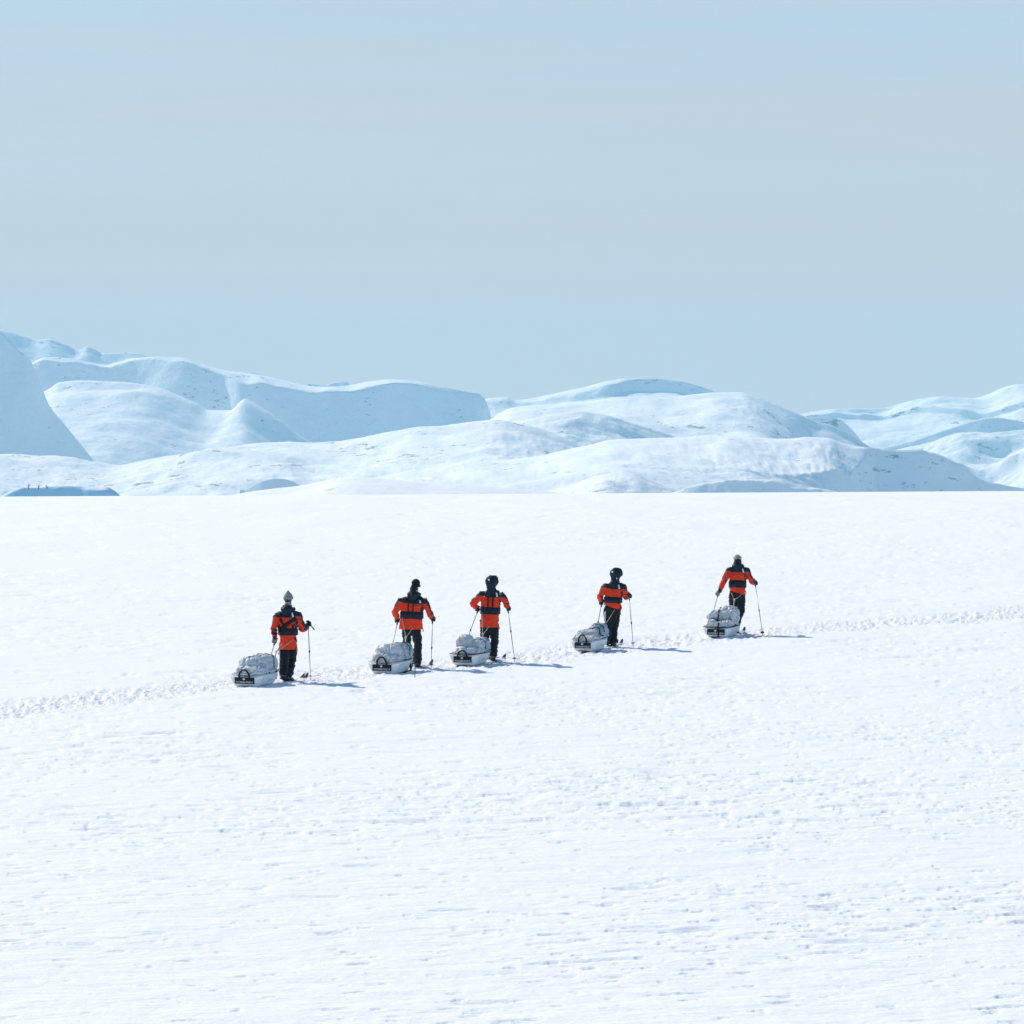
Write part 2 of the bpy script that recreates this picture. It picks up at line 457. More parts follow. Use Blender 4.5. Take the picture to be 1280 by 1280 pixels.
def build_hills():
    hill("mountain", "blue-shaded steep mountain flank at the left edge of the view", 5000,
         [(-1100, 640), (-700, 470), (-420, 340), (-160, 310), (-60, 372), (0, 415), (22, 437), (38, 452), (53, 487), (62, 508), (80, 530), (118, 577), (150, 615), (190, 650)],
         [(by([(-1100, 20), (-420, 340), (-160, 380), (0, 270), (60, 165), (118, 90), (190, 20)]), by([(-1100, 20), (-420, 190), (-160, 210), (0, 150), (60, 95), (118, 55), (190, 20)]))], -1100, 190, [(260, 5.0), (90, 2.0)], M_smooth, seed=1)
    hill("mountain", "farthest bright snow ridge at left with a small double summit", 9200,
         [(-60, 408), (0, 414), (20, 417), (45, 424), (60, 423), (80, 429), (98, 437), (109, 432), (118, 435), (128, 440), (150, 441), (170, 441), (200, 452), (260, 480), (330, 520)],
         [(60, 90), (180, 600)], -60, 330, [(260, 16), (90, 5)], M_far, seed=2)
    hill("mountain", "far pale peaks showing behind the long ridge at left", 9600,
         [(270, 480), (290, 470), (305, 465), (318, 466), (330, 470), (345, 473), (358, 476), (372, 481), (390, 480), (405, 481), (420, 477), (432, 477), (440, 484), (470, 495), (520, 520)],
         [(30, 25), (180, 500)], 270, 520, [(120, 9), (50, 4)], M_far, seed=3)
    hill("mountain", "long rounded ridge at left with a broad shaded face under its bright crest", 6600,
         [(-40, 478), (0, 472), (30, 462), (60, 448), (85, 449), (110, 453), (130, 456), (150, 451), (165, 447), (200, 446), (230, 447), (255, 455), (280, 462), (310, 467), (340, 473), (370, 480),
          (390, 483), (420, 484), (440, 482), (460, 478), (490, 475), (520, 476), (550, 481), (580, 487), (597, 490), (605, 496), (611, 508), (618, 540), (640, 600)],
         [(by([(-40, 4), (60, 5), (110, 5), (150, 5), (165, 3), (200, 3), (225, 7), (250, 9), (285, 14), (310, 22), (330, 14), (360, 18), (395, 18), (420, 12), (450, 15), (480, 8), (520, 5), (560, 2), (640, 1)]),
           by([(-40, 40), (60, 40), (165, 25), (225, 60), (285, 90), (310, 120), (395, 120), (450, 100), (520, 35), (560, 10), (640, 5)])),
          (by([(-40, 200), (600, 200), (640, 50)]), by([(-40, 130), (600, 125), (640, 40)]))], -40, 640, [(300, 9), (130, 6), (45, 2.2)], M_far, seed=4)
    hill("mountain", "smooth lit snow spur at left in front of the shaded ridge", 6200,
         [(-20, 500), (30, 496), (52, 488), (62, 483), (75, 475), (100, 473), (130, 475), (160, 477), (180, 480), (200, 485), (220, 494), (245, 505), (262, 514), (290, 514), (297, 507), (306, 500), (315, 504),
          (330, 513), (350, 527), (370, 543), (385, 553), (400, 565), (440, 600), (470, 630)],
         [(by([(-20, 180), (200, 170), (300, 140), (400, 70), (470, 10)]), by([(-20, 620), (300, 520), (400, 260), (470, 80)]))], -20, 470, [(330, 13), (120, 4)], M_smooth, seed=5)
    hill("mountain", "domed far summit in the middle with shade on its right shoulder", 8200,
         [(560, 520), (590, 506), (610, 498), (632, 497), (645, 501), (665, 499), (700, 492), (730, 485), (760, 477), (790, 473), (815, 472), (845, 475), (870, 480), (890, 487), (905, 493), (940, 510), (980, 540)],
         [(by([(560, 10), (700, 14), (760, 12), (790, 4), (820, 2), (870, 2), (980, 2)]), by([(560, 60), (700, 70), (760, 60), (790, 14), (820, 5), (980, 4)])),
          (by([(560, 10), (700, 12), (790, 30), (860, 22), (980, 10)]), by([(560, 20), (700, 25), (760, 22), (820, 18), (980, 8)])),
          (130, 500)], 560, 980, [(220, 10), (80, 4)], M_far, seed=6)
    hill("mountain", "dark shaded knob behind the right shoulder of the big central hill", 5300,
         [(960, 548), (990, 532), (1015, 522), (1035, 521), (1050, 524), (1060, 532), (1073, 546), (1090, 575), (1110, 610)],
         [(120, 75)], 960, 1110, [(150, 2)], M_far, seed=7)
    hill("mountain", "farthest pale ridge rising to the right edge with shaded hollows", 9500,
         [(930, 535), (1000, 518), (1020, 513), (1050, 510), (1080, 508), (1105, 508), (1125, 504), (1150, 500), (1190, 497), (1215, 497), (1235, 493), (1250, 487), (1265, 483), (1285, 481), (1330, 476), (1420, 470), (1700, 500), (2000, 580), (2200, 640)],
         [(by([(930, 8), (1060, 10), (1110, 16), (1150, 30), (1200, 34), (1240, 40), (1290, 50), (1420, 60)]), by([(930, 60), (1110, 110), (1200, 220), (1420, 360)])),
          (by([(930, 8), (1060, 14), (1100, 6), (1160, 14), (1220, 14), (1300, 24), (1420, 20)]), by([(930, 6), (1060, 8), (1200, 8), (1420, 18)])),
          (240, 1100)], 930, 2200, [(260, 15), (90, 6)], M_far, seed=8)
    hill("mountain", "right-hand hill with a slanting blue shaded wedge below its rim", 8000,
         [(1080, 566), (1120, 557), (1145, 550), (1170, 541), (1200, 531), (1220, 525), (1245, 522), (1265, 525), (1290, 529), (1340, 533), (1420, 530), (1700, 570), (1900, 640)],
         [(by([(1080, 8), (1145, 10), (1200, 28), (1240, 38), (1290, 20), (1420, 20)]), by([(1080, 6), (1145, 8), (1200, 19), (1240, 25), (1290, 15), (1420, 15)])), (150, 500)], 1080, 1900, [(200, 6), (80, 3)], M_far, seed=9)
    hill("mountain", "rounded lumpy hill at right with a shaded pocket on its face", 7000,
         [(1100, 585), (1135, 563), (1160, 553), (1185, 545), (1200, 541), (1230, 539), (1260, 537), (1300, 537), (1420, 532), (1650, 560), (1850, 640)],
         [(by([(1100, 15), (1180, 22), (1210, 18), (1240, 14), (1270, 22), (1420, 30)]), by([(1100, 50), (1420, 80)])),
          (by([(1100, 10), (1200, 12), (1225, 30), (1250, 36), (1275, 14), (1420, 12)]), by([(1100, 30), (1200, 30), (1225, 20), (1250, 24), (1275, 30), (1420, 30)])), (120, 380)], 1100, 1850, [(150, 13), (60, 5)], M_far, seed=10)
    hill("mountain", "low ribbed spur at right running down to the snow field", 6000,
         [(1120, 590), (1150, 566), (1180, 570), (1200, 578), (1225, 586), (1245, 580), (1262, 573), (1290, 561), (1420, 550), (1600, 580), (1800, 640)],
         [(110, 300)], 1120, 1800, [(120, 15), (45, 5)], M_far, seed=11)
    hill("mountain", "broad smooth central hill reaching the skyline right of the middle", 4800,
         [(520, 590), (560, 560), (590, 540), (605, 530), (625, 517), (640, 510), (665, 507), (700, 506), (740, 504), (770, 501), (800, 499), (840, 497), (870, 493), (900, 490), (925, 490), (945, 495), (960, 501),
          (985, 511), (1005, 519), (1020, 525), (1040, 531), (1060, 541), (1073, 549), (1110, 575), (1150, 610)],
         [(by([(520, 20), (640, 45), (900, 70), (1000, 50), (1150, 20)]), by([(520, 140), (640, 460), (900, 460), (970, 280), (1010, 110), (1150, 40)])), (80, 330)], 520, 1150, [(260, 9), (90, 5), (35, 2.2)], M_mid, seed=12)
    hill("hill", "rough snow knoll on the left flank of the broad central hill", 4300,
         [(560, 590), (600, 552), (640, 532), (680, 521), (705, 516), (725, 514), (745, 517), (775, 524), (800, 532), (830, 541), (852, 549), (900, 580), (930, 600)],
         [(by([(560, 10), (640, 20), (720, 26), (800, 20), (930, 8)]), by([(560, 60), (640, 110), (700, 80), (760, 48), (820, 32), (930, 15)])), (80, 260)], 560, 930, [(120, 7), (45, 4), (20, 1.8)], M_mid, seed=13)
    hill("hill", "wide band of bumpy foothills across the left half", 3700,
         [(-80, 566), (0, 567), (60, 570), (118, 577), (150, 580), (175, 576), (200, 571), (250, 562), (290, 557), (330, 553), (365, 552), (400, 553), (445, 551), (470, 546), (500, 540), (520, 537), (555, 534),
          (590, 529), (620, 527), (650, 531), (700, 545), (760, 575), (800, 600)],
         [(by([(-80, 30), (250, 28), (600, 45), (800, 10)]), by([(-80, 360), (250, 300), (600, 420), (800, 80)])), (80, 420)], -80, 800, [(200, 9), (70, 5), (28, 2.4)], M_mid, seed=14)
    hill("hill", "front snow hill with rocky crown and long shaded flank right of centre", 2600,
         [(360, 612), (420, 605), (470, 597), (520, 587), (560, 583), (600, 577), (640, 574), (665, 571), (700, 564), (740, 557), (760, 553), (800, 550), (840, 548), (870, 547), (905, 545), (930, 547), (955, 549),
          (985, 549), (1010, 548), (1035, 549), (1050, 554), (1075, 560), (1100, 562), (1130, 563), (1150, 562), (1165, 567), (1185, 576), (1205, 584), (1215, 595), (1230, 602), (1260, 608), (1300, 613), (1340, 625)],
         [(by([(360, 4), (640, 14), (900, 24), (1040, 26), (1095, 2), (1340, 2)]), by([(360, 100), (640, 260), (900, 200), (1000, 130), (1040, 90), (1095, 3), (1340, 3)])),
          (by([(360, 60), (1000, 40), (1060, 70), (1340, 50)]), by([(360, 500), (900, 240), (1000, 110), (1045, 85), (1095, 42), (1340, 34)]))], 360, 1340,
         [(110, 3.4), (40, by([(360, 2.0), (820, 2.4), (900, 3.4), (1040, 3.4), (1090, 1.0), (1340, 0.8)])), (16, by([(360, 0.9), (820, 1.1), (900, 1.9), (1050, 1.9), (1100, 0.5), (1340, 0.4)]))], M_near, seed=15)
    hill("hill", "small blue-shaded snow step in front of the rocky-crowned front hill", 2300,
         [(830, 618), (850, 613), (870, 607), (900, 602), (930, 600), (955, 599), (975, 601), (1000, 605), (1030, 611), (1060, 618)],
         [(by([(830, .6), (1060, .6)]), by([(830, 4), (1060, 4)])), (30, by([(830, 30), (900, 22), (1000, 20), (1060, 22)]))], 830, 1060, [(40, 2.2), (16, 1.4)], M_near, step=1.0, seed=18)
    hill("hill", "small rounded snow knoll shaded on its right, left of the front hill's crown", 2400,
         [(690, 616), (715, 607), (735, 599), (755, 593), (775, 590), (792, 592), (808, 598), (825, 605), (850, 614)],
         [(by([(690, 3), (760, 4), (790, 2), (850, 2)]), by([(690, 50), (750, 50), (785, 30), (850, 30)])), (30, by([(690, 160), (750, 130), (785, 100), (850, 100)]))], 690, 850, [(40, 2.0), (16, 1.2)], M_near, step=1.0, seed=19)
    hill("hill", "little shaded snow bank low on the foothills at left", 2500,
         [(306, 612), (318, 606), (328, 601), (343, 598), (356, 599), (367, 603), (380, 610)],
         [(25, by([(300, 20), (345, 17), (385, 20)]))], 300, 385, [(30, 0.7), (10, 0.3)], M_near, step=1.0, seed=20)
    hill("hill", "gentle white snow swell rising just beyond the edge of the field at left", 1000,
         [(250, 626), (280, 621), (300, 617), (330, 612), (380, 606), (420, 598), (445, 596), (480, 598), (540, 603), (620, 609), (700, 616), (760, 624)],
         [(12, 90)], 250, 760, [(40, 0.5), (14, 0.25)], M_mound, seed=16)
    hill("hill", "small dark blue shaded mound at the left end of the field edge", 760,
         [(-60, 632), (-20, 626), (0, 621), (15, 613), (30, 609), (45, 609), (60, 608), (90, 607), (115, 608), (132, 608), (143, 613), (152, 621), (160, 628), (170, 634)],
         [(by([(-60, .1), (100, .3), (120, .5), (170, .1)]), by([(-60, .3), (100, .8), (120, 2.2), (170, .3)])), (14, 8)], -60, 170, [(14, 0.45), (5, 0.22)], M_mound_shade, step=0.8, seed=17)

build_hills()
# ------------------------------------------------------------------ building blocks for figures and gear
from mathutils import noise as mnoise

def ring_tube(secs, n=14, cap=True):
    """closed tube through sections (centre, rx, ry, side axis); returns verts, faces"""
    V, Fc = [], []
    P = [Vector(s[0]) for s in secs]
    rings = []
    for i, (c, rx, ry, side) in enumerate(secs):
        a = P[max(i - 1, 0)]; b = P[min(i + 1, len(P) - 1)]
        t = (b - a).normalized()
        sx = Vector(side); sx = (sx - t * sx.dot(t)).normalized()
        sy = t.cross(sx)
        rings.append((P[i], sx, sy, rx, ry, t))
    seq = []
    if cap:
        c, sx, sy, rx, ry, t = rings[0]
        for ang in (70, 35):
            k = math.cos(math.radians(ang)); seq.append((c - t * min(rx, ry) * math.sin(math.radians(ang)), sx, sy, rx * k, ry * k))
    for c, sx, sy, rx, ry, t in rings:
        seq.append((c, sx, sy, rx, ry))
    if cap:
        c, sx, sy, rx, ry, t = rings[-1]
        for ang in (35, 70):
            k = math.cos(math.radians(ang)); seq.append((c + t * min(rx, ry) * math.sin(math.radians(ang)), sx, sy, rx * k, ry * k))
    for c, sx, sy, rx, ry in seq:
        for j in range(n):
            a = 2 * math.pi * j / n
            V.append(c + sx * (rx * math.cos(a)) + sy * (ry * math.sin(a)))
    m = len(seq)
    for i in range(m - 1):
        for j in range(n):
            j2 = (j + 1) % n
            Fc.append((i * n + j, i * n + j2, (i + 1) * n + j2, (i + 1) * n + j))
    Fc.append(tuple(range(n))[::-1]); Fc.append(tuple((m - 1) * n + j for j in range(n)))
    return V, Fc

def limb(*pts, side=(1, 0, 0), n=12):
    """pts: (pos, r) or (pos, rx, ry); extra sections are interpolated for a smooth taper"""
    secs = []
    q = [(Vector(p[0]), p[1], p[2] if len(p) > 2 else p[1]) for p in pts]
    for i in range(len(q) - 1):
        for t in (0, 0.33, 0.67):
            a, b = q[i], q[i + 1]
            secs.append((a[0].lerp(b[0], t), a[1] + (b[1] - a[1]) * t, a[2] + (b[2] - a[2]) * t, side))
    secs.append((q[-1][0], q[-1][1], q[-1][2], side))
    return ring_tube(secs, n)

def ball(c, rx, ry, rz, rot=None, n=16, m=10, pw=1.0):
    sp = lambda v: math.copysign(abs(v) ** pw, v)
    V, Fc = [], []
    c = Vector(c)
    for i in range(m + 1):
        ph = math.pi * i / m
        for j in range(n):
            a = 2 * math.pi * j / n
            v = Vector((rx * sp(math.sin(ph)) * sp(math.cos(a)), ry * sp(math.sin(ph)) * sp(math.sin(a)), rz * sp(math.cos(ph))))
            if rot: v = rot @ v
            V.append(c + v)
    for i in range(m):
        for j in range(n):
            j2 = (j + 1) % n
            Fc.append((i * n + j, (i + 1) * n + j, (i + 1) * n + j2, i * n + j2))
    return V, Fc

def box(c, sx, sy, sz, rot=None):
    c = Vector(c); V = []
    for z in (-1, 1):
        for y in (-1, 1):
            for x in (-1, 1):
                v = Vector((x * sx / 2, y * sy / 2, z * sz / 2))
                if rot: v = rot @ v
                V.append(c + v)
    return V, [(0, 2, 3, 1), (4, 5, 7, 6), (0, 1, 5, 4), (2, 6, 7, 3), (0, 4, 6, 2), (1, 3, 7, 5)]

def merge(parts):
    V, Fc = [], []
    for v, f in parts:
        o = len(V); V += v; Fc += [tuple(i + o for i in g) for g in f]
    return V, Fc

def part(name, parts, mat, parent, smooth_shade=True, label=None):
    V, Fc = merge(parts)
    me = make_mesh(name, V, Fc, [mat], smooth_shade=smooth_shade)
    bm = bmesh.new(); bm.from_mesh(me); bmesh.ops.recalc_face_normals(bm, faces=bm.faces); bm.to_mesh(me); bm.free()
    o = link(name, me, parent)
    if label: o['label'] = label
    return o

def fused(name, parts, mats, parent, voxel=0.013, smooth_it=6, wrinkle=None, paint=None):
    """one continuous skin grown over overlapping pieces: voxel remesh, smoothing, cloth folds, colour areas"""
    V, Fc = merge(parts)
    me = make_mesh(name + "_raw", V, Fc)
    o = bpy.data.objects.new(name, me); scene.collection.objects.link(o)
    r = o.modifiers.new("r", 'REMESH'); r.mode = 'VOXEL'; r.voxel_size = voxel
    s = o.modifiers.new("s", 'SMOOTH'); s.iterations = smooth_it; s.factor = 0.5
    dg = bpy.context.evaluated_depsgraph_get()
    me2 = bpy.data.meshes.new_from_object(o.evaluated_get(dg))
    me2.name = name
    o.modifiers.clear(); o.data = me2
    bpy.data.meshes.remove(me)
    me2.materials.clear()
    for m in mats: me2.materials.append(m)
    n = len(me2.vertices)
    if wrinkle:
        co = np.empty(n * 3, np.float32); me2.vertices.foreach_get("co", co); co = co.reshape(-1, 3)
        nr = np.empty(n * 3, np.float32); me2.vertices.foreach_get("normal", nr); nr = nr.reshape(-1, 3)
        d = np.array([wrinkle(Vector(map(float, c))) for c in co], np.float32)
        co = co + nr * d[:, None]
        me2.vertices.foreach_set("co", co.ravel())
    if paint:
        mi = [paint(p.center, p.normal) for p in me2.polygons]
        me2.polygons.foreach_set("material_index", np.array(mi, np.int32))
    me2.polygons.foreach_set("use_smooth", np.ones(len(me2.polygons), bool))
    me2.update()
    if parent is not None: o.parent = parent
    return o

def folds(scale, amp, seed, stretch=(1, 1, 1)):
    off = Vector((seed * 3.7, seed * 1.3, seed * 5.1))
    def f(p):
        q = Vector((p.x * stretch[0], p.y * stretch[1], p.z * stretch[2])) * scale + off
        q = q + 0.5 * mnoise.noise_vector(q * 0.6)
        a = 1 - abs(mnoise.noise(q)) * 1.8
        b = 1 - abs(mnoise.noise(q * 2.3 + Vector((9, 3, 1)))) * 1.8
        return amp * (a * abs(a) * 0.7 + 0.4 * b - 0.55)
    return f

def creases(scale, amp, seed, stretch=(1, 1, 1)):
    """pulled cloth: smooth swells parted by narrow creases"""
    off = Vector((seed * 3.7, seed * 1.3, seed * 5.1))
    def f(p):
        q = Vector((p.x * stretch[0], p.y * stretch[1], p.z * stretch[2])) * scale + off
        q = q + 0.6 * mnoise.noise_vector(q * 0.5)
        n1 = abs(mnoise.noise(q)); n2 = abs(mnoise.noise(q * 1.9 + Vector((9, 3, 1))))
        return amp * (0.9 * mnoise.noise(q * 0.6) - 0.9 * max(0.0, 1 - n1 * 4.5) ** 2 - 0.5 * max(0.0, 1 - n2 * 4.5) ** 2 + 0.1)
    return f

def strip(path, w, t, normal):
    """flat strap along a path; normal gives its facing (vector or list)"""
    secs = []
    P = [Vector(p) for p in path]
    V, Fc = [], []
    for i, p in enumerate(P):
        tg = (P[min(i + 1, len(P) - 1)] - P[max(i - 1, 0)]).normalized()
        nm = Vector(normal[i] if isinstance(normal, list) else normal)
        nm = (nm - tg * nm.dot(tg)).normalized()
        sd = tg.cross(nm)
        for a, b in ((-1, -1), (1, -1), (1, 1), (-1, 1)):
            V.append(p + sd * (a * w / 2) + nm * (b * t / 2))
    for i in range(len(P) - 1):
        for j in range(4):
            j2 = (j + 1) % 4
            Fc.append((i * 4 + j, i * 4 + j2, i * 4 + 4 + j2, i * 4 + 4 + j))
    Fc.append((3, 2, 1, 0)); m = (len(P) - 1) * 4; Fc.append((m, m + 1, m + 2, m + 3))
    return V, Fc

def rod(path, r, n=8):
    return ring_tube([(p, r if not isinstance(r, (list, tuple)) else r[i], r if not isinstance(r, (list, tuple)) else r[i], (0.93, 0.31, 0.17)) for i, p in enumerate(path)], n, cap=False)

# cloth, plastic and skin
M_orange = simple_mat("orange_shell_cloth", (0.85, 0.054, 0.012), 0.7, 0.10, 9, 0.005, bscale=30)
M_navy = simple_mat("navy_shell_cloth", (0.012, 0.020, 0.034), 0.6, 0.3, 12, 0.004, bscale=30)
M_black = simple_mat("black_webbing", (0.012, 0.013, 0.016), 0.6, 0.3, 30, 0.002)
M_trouser = simple_mat("charcoal_trouser_cloth", (0.010, 0.014, 0.018), 0.65, 0.3, 12, 0.004, bscale=28)
M_stripe = simple_mat("pale_piping", (0.55, 0.57, 0.56), 0.5, 0.1, 20)
M_reflect = simple_mat("white_reflective_tape", (0.82, 0.86, 0.88), 0.35, 0.06, 30)
M_skin = simple_mat("skin", (0.52, 0.27, 0.19), 0.5, 0.12, 14)
M_hair = simple_mat("dark_hair", (0.02, 0.016, 0.013), 0.5, 0.3, 60, 0.003)
M_greyknit = simple_mat("grey_knit", (0.23, 0.28, 0.29), 0.85, 0.2, 45, 0.006, bscale=90)
M_blackknit = simple_mat("black_knit", (0.010, 0.011, 0.014), 0.85, 0.3, 45, 0.006, bscale=90)
M_beigeknit = simple_mat("beige_knit", (0.42, 0.36, 0.26), 0.85, 0.25, 30, 0.006, bscale=90)
M_glove = simple_mat("black_glove", (0.013, 0.014, 0.017), 0.55, 0.3, 40, 0.002)
M_greyglove = simple_mat("grey_glove", (0.22, 0.22, 0.22), 0.6, 0.4, 30, 0.002)
M_boot = simple_mat("black_boot", (0.014, 0.014, 0.016), 0.45, 0.3, 25, 0.002)
M_bootgrey = simple_mat("grey_boot_trim", (0.14, 0.15, 0.15), 0.5, 0.3, 25)
M_eye = simple_mat("eye", (0.05, 0.035, 0.03), 0.2, 0.1, 20)
M_mouth = simple_mat("lips", (0.42, 0.14, 0.12), 0.5, 0.1, 20)
M_pole = simple_mat("grey_aluminium", (0.26, 0.27, 0.29), 0.4, 0.15, 20, metallic=0.5)
M_grip = simple_mat("black_grip", (0.012, 0.012, 0.014), 0.6, 0.2, 40)
M_red = simple_mat("red_plastic", (0.45, 0.06, 0.05), 0.5, 0.1, 20)
M_skitop = simple_mat("white_ski_top", (0.72, 0.75, 0.77), 0.4, 0.06, 10)
M_skitip = simple_mat("black_ski_tip", (0.012, 0.013, 0.016), 0.4, 0.2, 10)
M_rope = simple_mat("pale_tow_cord", (0.50, 0.47, 0.36), 0.7, 0.2, 30)
M_ropeo = simple_mat("orange_tow_cord", (0.62, 0.22, 0.08), 0.7, 0.2, 30)
M_hull = simple_mat("white_sled_plastic", (0.84, 0.87, 0.89), 0.4, 0.05, 5, 0.003, bscale=12)
M_cover = simple_mat("grey_cover_cloth", (0.57, 0.60, 0.62), 0.55, 0.16, 7, 0.006, bscale=26)
M_bluebag = simple_mat("blue_grey_bag_cloth", (0.32, 0.44, 0.51), 0.5, 0.18, 8, 0.005, bscale=26)
M_patch = simple_mat("grey_sled_patch", (0.57, 0.60, 0.62), 0.6, 0.1, 20)
M_label = simple_mat("black_label_vinyl", (0.010, 0.011, 0.014), 0.45, 0.2, 20)
M_print = simple_mat("white_print", (0.75, 0.77, 0.78), 0.5, 0.05, 20)

# ------------------------------------------------------------------ placing
def ground_point(px, py):
    """where the line of sight through a photograph position meets the snow field"""
    d = d_of_row(py)
    x = (px - 640) / F_PX * d
    return Vector((x, d, float(ground_base(np.float64(x), np.float64(d)))))

VIEW_DROP = 0.055        # the camera looks down on the party at about this slope

class Frame:
    """local axes at a skier's feet: x to the right, y away from the camera, z up; metres measured off the photograph"""
    def __init__(self, fx, fy):
        self.fx, self.fy = fx, fy
        self.o = ground_point(fx, fy)
        self.s = F_PX / self.o.y
    def at(self, px, py, f=0.0):
        return Vector(((px - self.fx) / self.s, f, (self.fy - py) / self.s - VIEW_DROP * f))
    def ground(self, v):
        """local point dropped on the snow"""
        w = self.o + v
        return Vector((v.x, v.y, float(ground_base(np.float64(w.x), np.float64(w.y))) - self.o.z))
    def local(self, w):
        return Vector(w) - self.o

for _m in (M_orange, M_navy, M_black, M_trouser, M_blackknit, M_glove, M_label, M_boot, M_skitip):
    next(n for n in _m.node_tree.nodes if n.type == 'BSDF_PRINCIPLED').inputs['Specular IOR Level'].default_value = 0.18
# ------------------------------------------------------------------ skiers
def glove(name, parent, wrist, hand, axis, palm_side, mat):
    """hand closed round a pole: palm, four curled fingers of different lengths, thumb across them.
    hand = centre of the grip on the pole, axis = pole direction (up), palm_side = from the pole towards the palm"""
    a = axis.normalized()
    p = (palm_side - a * palm_side.dot(a)).normalized()
    q = a.cross(p)
    R = 0.030
    bits = []
    palm_c = hand + p * (R + 0.012)
    bits.append(limb((palm_c - a * 0.040, 0.034, 0.017), (palm_c, 0.040, 0.021), (palm_c + a * 0.036, 0.034, 0.018), side=q))
    bits.append(limb((wrist, 0.044), (wrist.lerp(palm_c, 0.55), 0.040), (palm_c, 0.030), side=q))
    for k, (off, arc, r) in enumerate(((0.036, 215, 0.0115), (0.013, 232, 0.012), (-0.010, 222, 0.0115), (-0.032, 196, 0.010))):
        pts, rad = [], []
        for t in np.linspace(0, 1, 7):
            an = math.radians(-20 + arc * t)
            rr = R + 0.004 * (1 - t)
            pts.append(hand + a * (off - 0.004 * t) + p * (rr * math.cos(an)) + q * (rr * math.sin(an)))
            rad.append(r * (1.08 - 0.25 * t))
        bits.append(limb(*[(v, w) for v, w in zip(pts, rad)], side=a, n=8))
    pts = []
    for t in np.linspace(0, 1, 5):
        an = math.radians(-30 - 150 * t)
        rr = R + 0.008
        pts.append((hand + a * (0.050 + 0.012 * t) + p * (rr * math.cos(an)) + q * (rr * math.sin(an)), 0.0135 * (1.1 - 0.3 * t)))
    bits.append(limb(*pts, side=a, n=8))
    return part(name, bits, mat, parent)

def side_at(z, secs):
    zs = [s[0] for s in secs]
    return zs

